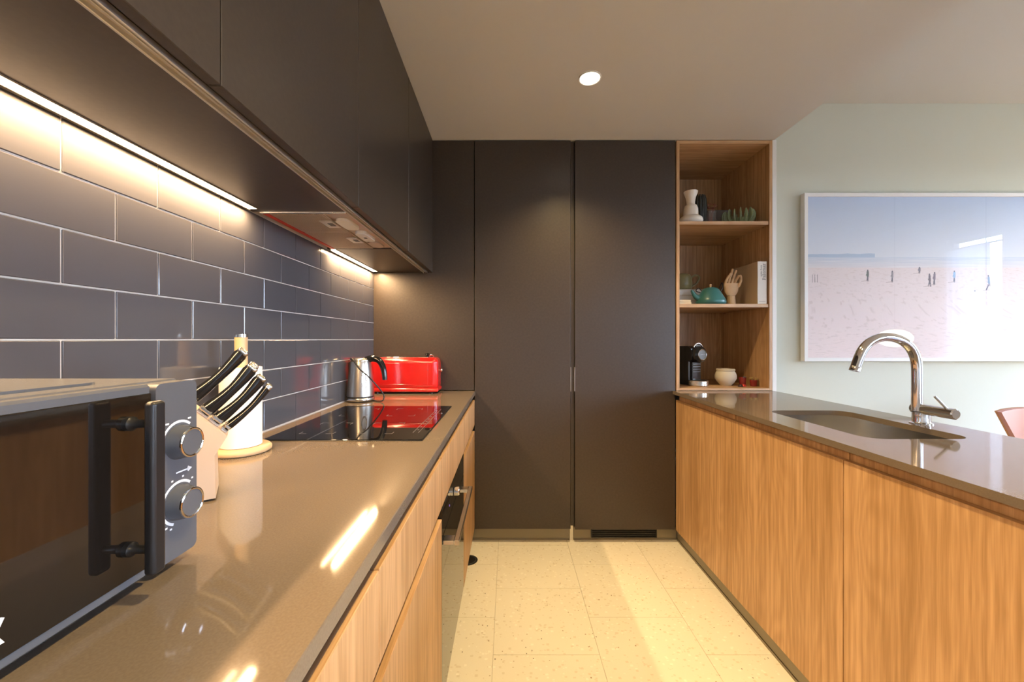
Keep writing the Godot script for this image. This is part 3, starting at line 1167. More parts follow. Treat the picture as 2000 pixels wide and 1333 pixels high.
func build_microwave() -> void:
	var t := thing("microwave", "dark grey microwave with mirrored door and two dial knobs on the worktop", "microwave")
	var F := -0.448
	var d1 := 0.574
	var d0 := 0.124
	var y0 := 0.931
	var y1 := 1.172
	var st := st_new()
	box(st, -0.798, F - 0.022, y0, y1, d0 + 0.003, d1 - 0.003, 0.004)
	obj("body", st, M.microwave_grey, t)
	# raised contour on the lid
	st = st_new()
	prism(st, rrect(0.25, 0.36, 0.03, 6), V(-0.63, y1 - 0.001, 0.325), Vector3(1, 0, 0), Vector3(0, 0, 1), Vector3(0, 0.004, 0), 1, Vector2.ZERO, true)
	obj("lid_relief", st, M.microwave_grey, t)
	# control panel
	st = st_new()
	prism(st, rrect(0.0665, y1 - y0 - 0.004, 0.008, 4), V(F - 0.023, (y0 + y1) / 2, 0.5405), Vector3(0, 0, -1), Vector3(0, 1, 0), Vector3(0.023, 0, 0), 1, Vector2.ZERO, true)
	var cp := obj("control_panel", st, M.microwave_grey, t)
	# door: grey frame with a dark mirrored glass
	st = st_new()
	box(st, F - 0.021, F - 0.002, y0 + 0.001, y1 - 0.001, d0, 0.5035, 0.003)
	var dr := obj("door", st, M.microwave_grey, t)
	st = st_new()
	box(st, F - 0.004, F - 0.0005, y0 + 0.012, y1 - 0.012, d0 + 0.012, 0.5020, 0.001)
	obj("door_glass", st, M.mirror_glass, dr)
	# handle
	st = st_new()
	rbox(st, V(F + 0.032, 1.0535, 0.470), Vector3(0.0065, 0.1015, 0.0095), 0.005)
	var hd := obj("handle", st, M.black, dr)
	for y in [1.128, 0.980]:
		st = st_new()
		lathe(st, V(F - 0.0005, y, 0.470), [Vector2(0.0, 0.0), Vector2(0.0085, 0.0), Vector2(0.0085, 0.006), Vector2(0.005, 0.010), Vector2(0.0045, 0.027), Vector2(0.0, 0.027)], 16, along(Vector3.RIGHT))
		obj("standoff", st, M.black, hd)
	# dials
	for i in 2:
		var ky: float = [1.088, 1.006][i]
		var kd := 0.5435
		st = st_new()
		lathe(st, V(F, ky, kd), [Vector2(0.0, 0.0), Vector2(0.0235, 0.0), Vector2(0.0225, 0.006), Vector2(0.0195, 0.0175), Vector2(0.0, 0.0175)], 36, along(Vector3.RIGHT))
		var kn := obj("knob", st, M.microwave_grey, t)
		st = st_new()
		lathe(st, V(F + 0.0165, ky, kd), [Vector2(0.0200, 0.0), Vector2(0.0200, 0.002), Vector2(0.0185, 0.0026), Vector2(0.0170, 0.002), Vector2(0.0170, 0.0)], 36, along(Vector3.RIGHT))
		obj("chrome_ring", st, M.chrome, kn)
		# printed scale
		st = st_new()
		arc_strip(st, F + 0.0004, ky, kd, 0.0262, 0.0035, 50, 165)
		if i == 1: arc_strip(st, F + 0.0004, ky, kd, 0.0262, 0.0035, 200, 250)
		for a in ([170, 140, 110, 80, 50] if i == 1 else [165, 125, 60]):
			var r := deg_to_rad(float(a))
			var c := V(F + 0.0004, ky + sin(r) * 0.034, kd + cos(r) * 0.034)
			var w := 0.0016 if i == 1 else 0.0028
			quad(st, c + Vector3(0, -0.0012, -w), c + Vector3(0, -0.0012, w), c + Vector3(0, 0.0012, w), c + Vector3(0, 0.0012, -w), Vector3.RIGHT)
		if i == 1:
			for a in [218, 232, 246]:
				var r := deg_to_rad(float(a))
				var c := V(F + 0.0004, ky + sin(r) * 0.034, kd + cos(r) * 0.034)
				quad(st, c + Vector3(0, -0.0012, -0.0018), c + Vector3(0, -0.0012, 0.0018), c + Vector3(0, 0.0012, 0.0018), c + Vector3(0, 0.0012, -0.0018), Vector3.RIGHT)
			# arrow above the lower dial
			var c := V(F + 0.0004, 1.047, 0.548)
			quad(st, c + Vector3(0, -0.001, 0.010), c + Vector3(0, -0.001, -0.010), c + Vector3(0, 0.001, -0.010), c + Vector3(0, 0.001, 0.010), Vector3.RIGHT)
			quad(st, c + Vector3(0, -0.004, -0.010), c + Vector3(0, 0.0, -0.017), c + Vector3(0, 0.004, -0.010), c + Vector3(0, 0.0, -0.008), Vector3.RIGHT)
		obj("dial_marks", st, M.white_print, cp)
	# the end of the white lettering at the foot of the door
	st = st_new()
	var lc := V(F + 0.0002, 0.958, 0.349)
	quad(st, lc + Vector3(0, 0.000, 0.004), lc + Vector3(0, 0.000, 0.0), lc + Vector3(0, 0.022, 0.0), lc + Vector3(0, 0.022, 0.004), Vector3.RIGHT)
	quad(st, lc + Vector3(0, 0.010, 0.0), lc + Vector3(0, 0.022, -0.006), lc + Vector3(0, 0.024, -0.003), lc + Vector3(0, 0.013, 0.001), Vector3.RIGHT)
	quad(st, lc + Vector3(0, 0.011, 0.0), lc + Vector3(0, 0.000, -0.006), lc + Vector3(0, 0.000, -0.002), lc + Vector3(0, 0.008, 0.002), Vector3.RIGHT)
	obj("lettering", st, M.white_print, dr)
	for x in [-0.75, F - 0.05]:
		for d in [d0 + 0.05, d1 - 0.05]:
			st = st_new()
			disc_cyl(st, V(x, WT + 0.0002, d), 0.013, 0.0115, Basis(), 0.001, 16)
			obj("foot", st, M.black, t)

func build_knife_block() -> void:
	var t := thing("knife_block", "pale wooden knife block standing behind the microwave", "knife block")
	# leaning profile, turned about 33 degrees; u runs along the block, w across it
	var ua := deg_to_rad(33.0)
	var U := V(cos(ua), 0, sin(ua))
	var W := V(-sin(ua), 0, cos(ua))
	var O := V(-0.559, 0, 0.763)
	var pts := PackedVector2Array([Vector2(0.0, 0.924), Vector2(-0.002, 1.006), Vector2(0.018, 1.040), Vector2(-0.066, 1.124), Vector2(-0.120, 1.070), Vector2(-0.112, 0.924)])
	var st := st_new()
	prism(st, pts, O, U, Vector3.UP, W * 0.088, 1, Vector2(0.2, 0.3))
	obj("block", st, M.block_wood, t)
	st = st_new()
	cbox(st, O + U * -0.056 + W * 0.044 + Vector3(0, WT + 0.0022, 0), Vector3(0.050, 0.0018, 0.038), Basis(U, Vector3.UP, -W), 0.0004)
	obj("feet", st, M.black, t)
	var e := Vector2(-0.7071, 0.7071)
	var dir := Vector2(0.7071, 0.7071)
	var dv := U * dir.x + Vector3.UP * dir.y
	var sd := U * dir.y - Vector3.UP * dir.x
	var ks := [[0.011, 0.014, 0.108, 0.0068, "small black handled steak knife lowest in the knife block, camera side"], [0.011, 0.038, 0.108, 0.0068, "small black handled steak knife lowest in the knife block, wall side"],
		[0.034, 0.018, 0.112, 0.0120, "black handled kitchen knife just above the steak knives in the knife block"], [0.060, 0.020, 0.116, 0.0130, "thick black handled knife in the middle row of the knife block, camera side"],
		[0.060, 0.052, 0.120, 0.0118, "black handled knife in the middle row of the knife block, wall side"], [0.094, 0.030, 0.128, 0.0128, "black handled bread knife in the highest slot of the knife block"]]
	for k in ks:
		var p2 := Vector2(0.018, 1.040) + e * float(k[0])
		var p := O + U * p2.x + Vector3(0, p2.y, 0) + W * float(k[1])
		var L: float = k[2]
		var r: float = k[3]
		var kt := thing("knife", k[4], "knife")
		st = st_new()
		var path := []
		var rad := []
		for i in 13:
			var s := i / 12.0
			path.append(p + dv * (0.006 + L * s) + sd * (0.004 * sin(s * PI) - 0.004 * s * s))
			rad.append(r * (0.88 + 0.12 * cos(s * TAU)) * (0.72 if i == 0 or i == 12 else 1.0))
		tube(st, path, rad, 16, 0.78)
		obj("handle", st, M.black_gloss, kt)
		st = st_new()
		cbox(st, p + dv * 0.004, Vector3(r * 0.9, 0.0035, 0.0012), Basis(sd, dv, W), 0.0003)
		obj("blade", st, M.steel, kt)
		st = st_new()
		cbox(st, p + dv * 0.012, Vector3(r * 0.95, 0.004, r * 0.80), Basis(sd, dv, W), 0.003)
		obj("bolster", st, M.steel, kt)
		st = st_new()
		rbox(st, p + dv * (0.004 + L) - sd * 0.003, Vector3(r * 0.86, 0.006, r * 0.70), r * 0.5, Basis(sd, dv, W), 3)
		obj("pommel", st, M.steel, kt)

func build_paper_towel() -> void:
	var c := V(-0.733, WT, 1.095)
	var t := thing("paper_towel_holder", "round beech kitchen roll holder with an upright pole next to the hob", "holder")
	var st := st_new()
	lathe(st, c, [Vector2(0, 0.0003), Vector2(0.068, 0.0003), Vector2(0.0735, 0.004), Vector2(0.0735, 0.012), Vector2(0.068, 0.0175), Vector2(0, 0.0175)], 48, Basis(), 60)
	obj("base", st, M.beech_plain, t)
	st = st_new()
	lathe(st, c, [Vector2(0, 0.0176), Vector2(0.0155, 0.0176), Vector2(0.0155, 0.316), Vector2(0, 0.316)], 24)
	obj("pole", st, M.beech_plain, t)
	st = st_new()
	lathe(st, c, [Vector2(0.0162, 0.314), Vector2(0.0162, 0.322), Vector2(0.014, 0.3235), Vector2(0, 0.3235)], 24)
	obj("cap", st, M.chrome, t)
	st = st_new()
	lathe(st, c, [Vector2(0.020, 0.019), Vector2(0.0495, 0.019), Vector2(0.050, 0.0195), Vector2(0.050, 0.231), Vector2(0.0495, 0.2315), Vector2(0.020, 0.2315), Vector2(0.020, 0.019)], 48)
	var r := obj("paper_roll", st, M.paper)
	tag(r, "white paper towel roll standing on the beech holder", "paper roll")

func build_kettle() -> void:
	var c := V(-0.742, WT, 2.005)
	var t := thing("kettle", "brushed steel electric kettle with a black handle beside the red toaster", "kettle")
	var st := st_new()
	lathe(st, c, [Vector2(0, 0.0005), Vector2(0.064, 0.0005), Vector2(0.066, 0.004), Vector2(0.066, 0.005)], 40)
	obj("base_foot", st, M.black, t)
	st = st_new()
	lathe(st, c, [Vector2(0.0665, 0.005), Vector2(0.0675, 0.007), Vector2(0.0675, 0.018), Vector2(0.066, 0.020), Vector2(0.055, 0.020)], 40)
	obj("power_base", st, M.steel, t)
	st = st_new()
	lathe(st, c, [Vector2(0.064, 0.020), Vector2(0.064, 0.026)], 40)
	obj("gap_ring", st, M.black, t)
	st = st_new()
	lathe(st, c, [Vector2(0.064, 0.026), Vector2(0.066, 0.0275), Vector2(0.0655, 0.04), Vector2(0.0625, 0.08), Vector2(0.058, 0.13), Vector2(0.053, 0.175), Vector2(0.0505, 0.195), Vector2(0.049, 0.200)], 48, Basis(), 30)
	var body := obj("body", st, M.kettle_steel, t)
	st = st_new()
	lathe(st, c, [Vector2(0.049, 0.199), Vector2(0.050, 0.205), Vector2(0.046, 0.211), Vector2(0.03, 0.216), Vector2(0, 0.2175)], 40, Basis(), 50)
	obj("lid", st, M.steel, t)
	# spout on the wall side
	st = st_new()
	var sp := V(-0.742 - 0.042, WT + 0.180, 2.005)
	var q := [V(-0.742 - 0.050, WT + 0.140, 2.005), V(-0.742 - 0.047, WT + 0.196, 1.985), V(-0.742 - 0.047, WT + 0.196, 2.025), V(-0.742 - 0.0665, WT + 0.190, 2.005)]
	var nl := (Vector3(-0.6, -0.3, 0.75)).normalized()
	var nr := (Vector3(-0.6, -0.3, -0.75)).normalized()
	tri(st, q[0], q[1], q[3], nl, nl, nl)
	tri(st, q[0], q[2], q[3], nr, nr, nr)
	tri(st, q[1], q[2], q[3], Vector3.UP, Vector3.UP, Vector3.UP)
	obj("spout", st, M.steel, body)
	# water gauge
	st = st_new()
	var gb := Basis(Vector3(0.82, 0, 0.57).normalized(), Vector3.UP, Vector3(-0.57, 0, 0.82).normalized())
	var gc := c + Vector3(0.6, 0, 0.8) * 0.0572 + Vector3(0, 0.112, 0)
	lathe(st, gc, [Vector2(0.0, 0.0015), Vector2(0.0095, 0.0015), Vector2(0.0110, 0.0045), Vector2(0.0125, 0.0045), Vector2(0.014, 0.001), Vector2(0.014, -0.01)], 28, Basis(Vector3(-0.054, 1, -0.072).normalized(), Vector3(0.6, 0.09, 0.8).normalized(), Vector3(-0.054, 1, -0.072).normalized().cross(Vector3(0.6, 0.09, 0.8).normalized())), 40, Vector2(2.9, 1.0))
	var wg := obj("water_gauge", st, M.chrome, body)
	wg.set_meta("label", "polished upright oval window frame")
	# handle
	st = st_new()
	var pts := smooth_path([c + Vector3(0.028, 0.204, 0), c + Vector3(0.058, 0.213, 0), c + Vector3(0.092, 0.203, 0), c + Vector3(0.110, 0.175, 0), c + Vector3(0.119, 0.140, 0), c + Vector3(0.122, 0.106, 0)], 5)
	var rr := []
	for i in pts.size():
		rr.append(lerpf(0.0185, 0.0120, float(i) / (pts.size() - 1)))
	tube(st, pts, rr, 16, 1.1)
	obj("handle", st, M.black_gloss, t)
	# flex
	st = st_new()
	var cp := smooth_path([c + Vector3(-0.028, 0.214, 0.062), c + Vector3(-0.010, 0.206, 0.070), c + Vector3(0.022, 0.165, 0.078), c + Vector3(0.060, 0.135, 0.080), c + Vector3(0.100, 0.085, 0.06), c + Vector3(0.128, 0.035, 0.04), c + Vector3(0.125, 0.008, 0.045), c + Vector3(0.095, 0.0035, 0.03), c + Vector3(0.068, 0.0035, 0.01)], 5)
	cp = smooth_path([c + Vector3(-0.046, 0.205, 0.010), c + Vector3(-0.035, 0.216, 0.035), c + Vector3(-0.014, 0.208, 0.060), c + Vector3(0.022, 0.165, 0.074), c + Vector3(0.060, 0.135, 0.078), c + Vector3(0.100, 0.085, 0.06), c + Vector3(0.128, 0.035, 0.04), c + Vector3(0.125, 0.008, 0.045), c + Vector3(0.095, 0.0035, 0.03), c + Vector3(0.068, 0.0035, 0.01)], 5)
	tube(st, cp, 0.0031, 8)
	obj("power_cord", st, M.black, t)

func build_toaster() -> void:
	var t := thing("toaster", "long glossy red toaster against the charcoal corner panel", "toaster")
	var x0 := -0.790
	var x1 := -0.402
	var dA := 2.262
	var dB := 2.398
	var cx := (x0 + x1) / 2
	var cd := (dA + dB) / 2
	var st := st_new()
	# body: rounded loaf extruded along x with rounded ends
	rbox(st, V(cx, WT + 0.112, cd), Vector3((x1 - x0) / 2, 0.094, (dB - dA) / 2), 0.032, Basis(), 5)
	var body := obj("body", st, M.red_enamel, t)
	st = st_new()
	rbox(st, V(cx, WT + 0.021, cd), Vector3((x1 - x0) / 2 + 0.003, 0.012, (dB - dA) / 2 + 0.003), 0.010, Basis(), 3)
	obj("skirt", st, M.red_enamel, t)
	st = st_new()
	box(st, x0 + 0.012, x1 - 0.012, WT + 0.0065, WT + 0.010, dA + 0.008, dB - 0.008, 0.001)
	obj("base_plate", st, M.black, t)
	for x in [x0 + 0.04, x1 - 0.04]:
		for d in [dA + 0.022, dB - 0.022]:
			st = st_new()
			disc_cyl(st, V(x, WT + 0.0003, d), 0.01, 0.0065, Basis(), 0.0008, 14)
			obj("foot", st, M.black, t)
	# chrome top deck with slot
	st = st_new()
	box(st, x0 + 0.04, x1 - 0.06, WT + 0.2045, WT + 0.2075, cd - 0.038, cd + 0.038, 0.0015)
	obj("top_deck", st, M.chrome, t)
	st = st_new()
	box(st, x0 + 0.055, x1 - 0.085, WT + 0.2074, WT + 0.2078, cd - 0.016, cd + 0.016, 0.0)
	obj("bread_slot", st, M.black, t)
	# embossed panel frame on the front
	st = st_new()
	for s in [0.0]:
		box(st, x0 + 0.05, x1 - 0.055, WT + 0.172, WT + 0.1745, dA - 0.0012, dA + 0.002, 0.0006)
		box(st, x0 + 0.05, x1 - 0.055, WT + 0.052, WT + 0.0545, dA - 0.0012, dA + 0.002, 0.0006)
		box(st, x1 - 0.0575, x1 - 0.055, WT + 0.0545, WT + 0.172, dA - 0.0012, dA + 0.002, 0.0006)
	obj("embossed_frame", st, M.red_enamel, body)
	# lever and dial on the end
	st = st_new()
	cyl(st, V(x1, WT + 0.130, cd), V(x1 + 0.010, WT + 0.130, cd), 0.005)
	lathe(st, V(x1 + 0.008, WT + 0.130, cd), [Vector2(0, 0), Vector2(0.010, 0.001), Vector2(0.011, 0.006), Vector2(0.007, 0.010), Vector2(0, 0.011)], 20, along(Vector3.RIGHT), 60)
	obj("dial", st, M.chrome, t)
	# bun rack knob standing on top
	st = st_new()
	cyl(st, V(-0.472, WT + 0.207, cd), V(-0.472, WT + 0.216, cd), 0.006)
	lathe(st, V(-0.472, WT + 0.214, cd), [Vector2(0, 0), Vector2(0.011, 0.002), Vector2(0.015, 0.008), Vector2(0.011, 0.014), Vector2(0, 0.016)], 20, Basis(), 60)
	obj("lift_knob", st, M.black_gloss, t)
	st = st_new()
	tube(st, smooth_path([V(-0.458, WT + 0.2085, cd - 0.01), V(-0.452, WT + 0.2185, cd - 0.01), V(-0.440, WT + 0.217, cd - 0.01), V(-0.434, WT + 0.2085, cd - 0.01)], 4), 0.0028, 8)
	obj("wire_rack", st, M.chrome, t)

func build_sink_tap() -> void:
	var t := thing("sink", "rounded stainless steel undermount sink bowl in the quartz worktop", "sink")
	var st := st_new()
	var base := rrect(SINK_W + 0.004, SINK_L + 0.004, 0.062, 8)
	var n := base.size()
	var rings := []
	var levels := [[1.0, WT - 0.0205], [0.995, WT - 0.06], [0.985, WT - 0.165], [0.95, WT - 0.19], [0.88, WT - 0.2], [0.10, WT - 0.204]]
	for l in levels:
		var ring := []
		for p in base:
			var q: Vector2 = SINK_C + p * float(l[0])
			ring.append(V(q.x, l[1], q.y))
		rings.append(ring)
	var C := V(SINK_C.x, 0, SINK_C.y)
	for r in rings.size() - 1:
		for i in n:
			var j := (i + 1) % n
			var f := func(rr: int, ii: int) -> Vector3:
				var out: Vector3 = (rings[rr][ii] - C)
				out.y = 0
				var wall := [1.0, 1.0, 0.92, 0.55, 0.15, 0.0]
				return (-out.normalized() * wall[rr] + Vector3.UP * (1.0 - wall[rr])).normalized()
			tri(st, rings[r][i], rings[r][j], rings[r + 1][j], f.call(r, i), f.call(r, j), f.call(r + 1, j))
			tri(st, rings[r][i], rings[r + 1][j], rings[r + 1][i], f.call(r, i), f.call(r + 1, j), f.call(r + 1, i))
	var bowl := obj("bowl", st, M.brushed, t)
	st = st_new()
	lathe(st, V(SINK_C.x, WT - 0.204, SINK_C.y), [Vector2(0.045, 0.0), Vector2(0.043, 0.003), Vector2(0.036, 0.001), Vector2(0.0, 0.0)], 28)
	obj("drain", st, M.chrome, t)
	st = st_new()
	lathe(st, V(SINK_C.x + 0.161, WT - 0.062, 1.335), [Vector2(0.0, 0.005), Vector2(0.009, 0.005), Vector2(0.010, 0.003), Vector2(0.014, 0.003), Vector2(0.015, 0.006), Vector2(0.018, 0.006), Vector2(0.019, 0.0)], 28, along(Vector3.LEFT))
	obj("overflow", st, M.chrome, t)

	t = thing("kitchen_tap", "polished gooseneck kitchen tap with a side lever behind the sink", "tap")
	var bx := 1.511
	var bd := 1.462
	st = st_new()
	lathe(st, V(bx, WT, bd), [Vector2(0, 0.0002), Vector2(0.033, 0.0002), Vector2(0.033, 0.003), Vector2(0.0265, 0.006), Vector2(0.0255, 0.010), Vector2(0.0255, 0.042)], 32)
	obj("base", st, M.chrome, t)
	st = st_new()
	disc_cyl(st, V(bx - 0.006, 0.974, 1.487), 0.0185, 0.138, along(Vector3(0.06, 0.0, 1.0)), 0.0035, 32)
	var body := obj("valve_body", st, M.chrome, t)
	st = st_new()
	cyl(st, V(bx + 0.0, 0.984, 1.372), V(bx - 0.026, 1.030, 1.392), 0.0042)
	obj("lever", st, M.chrome, body)
	# spout traced along its centre line, in the plane across the sink
	var s := 780.0 / bd
	var px := [[1791, 803], [1791, 770], [1791, 740], [1790.5, 716], [1787, 697], [1778, 680], [1764, 667.5], [1748, 661], [1731, 659], [1714, 661.5], [1699, 669], [1687, 681], [1679, 696], [1673, 712], [1669, 724]]
	var pts := []
	for p in px:
		pts.append(V((p[0] - 993.0) / s, H - (p[1] - 664.0) / s, bd))
	var path := smooth_path(pts, 4)
	st = st_new()
	tube(st, path, 0.0160, 22)
	var sp := obj("spout", st, M.chrome, t)
	st = st_new()
	var e: Vector3 = path[-1]
	var dv: Vector3 = (path[-1] - path[-3]).normalized()
	lathe(st, e - dv * 0.014, [Vector2(0.0162, 0.0), Vector2(0.0168, 0.001), Vector2(0.0168, 0.016), Vector2(0.0120, 0.016), Vector2(0.0118, 0.012), Vector2(0.0, 0.012)], 24, along(dv))
	obj("aerator", st, M.chrome, sp)

func build_picture() -> void:
	var t := thing("framed_photograph", "large white framed beach photograph with small figures on the green wall", "picture")
	var x0 := 1.783
	var y0 := 1.097
	var y1 := 2.112
	var x1 := 3.30
	var f := 2.404
	var b := 2.4385
	var w := 0.021
	var st := st_new()
	box(st, x0, x1, y1 - w, y1, f, b, 0.001)
	box(st, x0, x1, y0, y0 + w, f, b, 0.001)
	box(st, x0, x0 + w, y0 + w, y1 - w, f, b, 0.001)
	box(st, x1 - w, x1, y0 + w, y1 - w, f, b, 0.001)
	obj("frame", st, M.white_paint, t)
	st = st_new()
	var a := V(x0 + w, y1 - w, f + 0.012)
	var c := V(x1 - w, y0 + w, f + 0.012)
	var n := Vector3.BACK
	tri(st, a, Vector3(c.x, a.y, a.z), c, n, n, n, Vector2(0, 0), Vector2(1, 0), Vector2(1, 1))
	tri(st, a, c, Vector3(a.x, c.y, a.z), n, n, n, Vector2(0, 0), Vector2(1, 1), Vector2(0, 1))
	obj("print", st, M.beach_print, t)
	st = st_new()
	quad(st, V(x0 + w, y0 + w, f + 0.006), V(x1 - w, y0 + w, f + 0.006), V(x1 - w, y1 - w, f + 0.006), V(x0 + w, y1 - w, f + 0.006), Vector3.BACK)
	obj("glass", st, M.pane, t)

func build_chair() -> void:
	var t := thing("dining_chair", "salmon pink leather dining chair beyond the sink worktop", "chair")
	var c := V(2.597, 0, 1.67)
	# the chair faces the sink worktop
	var yaw := deg_to_rad(-107.5)
	var B := Basis(Vector3.UP, yaw)     # local +x = forward of the chair
	var P := func(x: float, y: float, z: float) -> Vector3: return c + B * Vector3(x, y, z)
	# backrest: curved padded shell
	for part in ["backrest", "back_shell"]:
		var st := st_new()
		var nu := 14
		var nv := 8
		var off0 := 0.0 if part == "backrest" else -0.026
		var th := 0.026 if part == "backrest" else 0.016
		var G := []
		for side in 2:
			var grid := []
			for i in nu + 1:
				var row := []
				var u := -1.0 + 2.0 * i / nu
				for j in nv + 1:
					var v := float(j) / nv
					var wdt := 0.235 * (0.52 + 0.48 * v)
					var bulge := 0.008 * (1.0 - u * u) * sin(v * PI)
					var x := -0.20 - 0.11 * v + 0.055 * u * u + off0 - (th if side == 1 else -bulge if part == "backrest" else 0.0)
					row.append(P.call(x, 0.44 + 0.446 * v - 0.02 * v * u * u * u * u, u * wdt))
				grid.append(row)
			G.append(grid)
		var fwd: Vector3 = B * Vector3(1, 0.2, 0)
		for side in 2:
			for i in nu:
				for j in nv:
					var nn := func(ii: int, jj: int) -> Vector3:
						var du: Vector3 = G[side][mini(ii + 1, nu)][jj] - G[side][maxi(ii - 1, 0)][jj]
						var dv: Vector3 = G[side][ii][mini(jj + 1, nv)] - G[side][ii][maxi(jj - 1, 0)]
						var q := du.cross(dv).normalized()
						if q.dot(fwd) < 0: q = -q
						return q if side == 0 else -q
					tri(st, G[side][i][j], G[side][i + 1][j], G[side][i + 1][j + 1], nn.call(i, j), nn.call(i + 1, j), nn.call(i + 1, j + 1))
					tri(st, G[side][i][j], G[side][i + 1][j + 1], G[side][i][j + 1], nn.call(i, j), nn.call(i + 1, j + 1), nn.call(i, j + 1))
		for i in nu:
			quad(st, G[0][i][nv], G[0][i + 1][nv], G[1][i + 1][nv], G[1][i][nv], Vector3.UP)
			quad(st, G[0][i][0], G[0][i + 1][0], G[1][i + 1][0], G[1][i][0], Vector3.DOWN)
		for j in nv:
			quad(st, G[0][0][j], G[0][0][j + 1], G[1][0][j + 1], G[1][0][j], B * Vector3(0, 0, -1))
			quad(st, G[0][nu][j], G[0][nu][j + 1], G[1][nu][j + 1], G[1][nu][j], B * Vector3(0, 0, 1))
		obj(part, st, M.pink_leather if part == "backrest" else M.tan_leather, t)
	var st := st_new()
	rbox(st, P.call(0.02, 0.44, 0), Vector3(0.24, 0.04, 0.235), 0.035, B)
	obj("seat", st, M.pink_leather, t)
	for s in [[-0.18, -0.18], [-0.18, 0.18], [0.20, -0.18], [0.20, 0.18]]:
		st = st_new()
		tube(st, [P.call(s[0], 0.40, s[1]), P.call(s[0] * 1.2, 0.0, s[1] * 1.15)], [0.016, 0.010], 12)
		obj("leg", st, M.leg_black, t)
	st = st_new()
	lathe(st, P.call(-0.235, 0.80, 0.06), [Vector2(0, 0.008), Vector2(0.013, 0.006), Vector2(0.016, 0.0)], 16, along(B * Vector3(1, 0.2, 0)), 60, Vector2(1, 1.5))
	obj("button", st, M.leg_black, t)

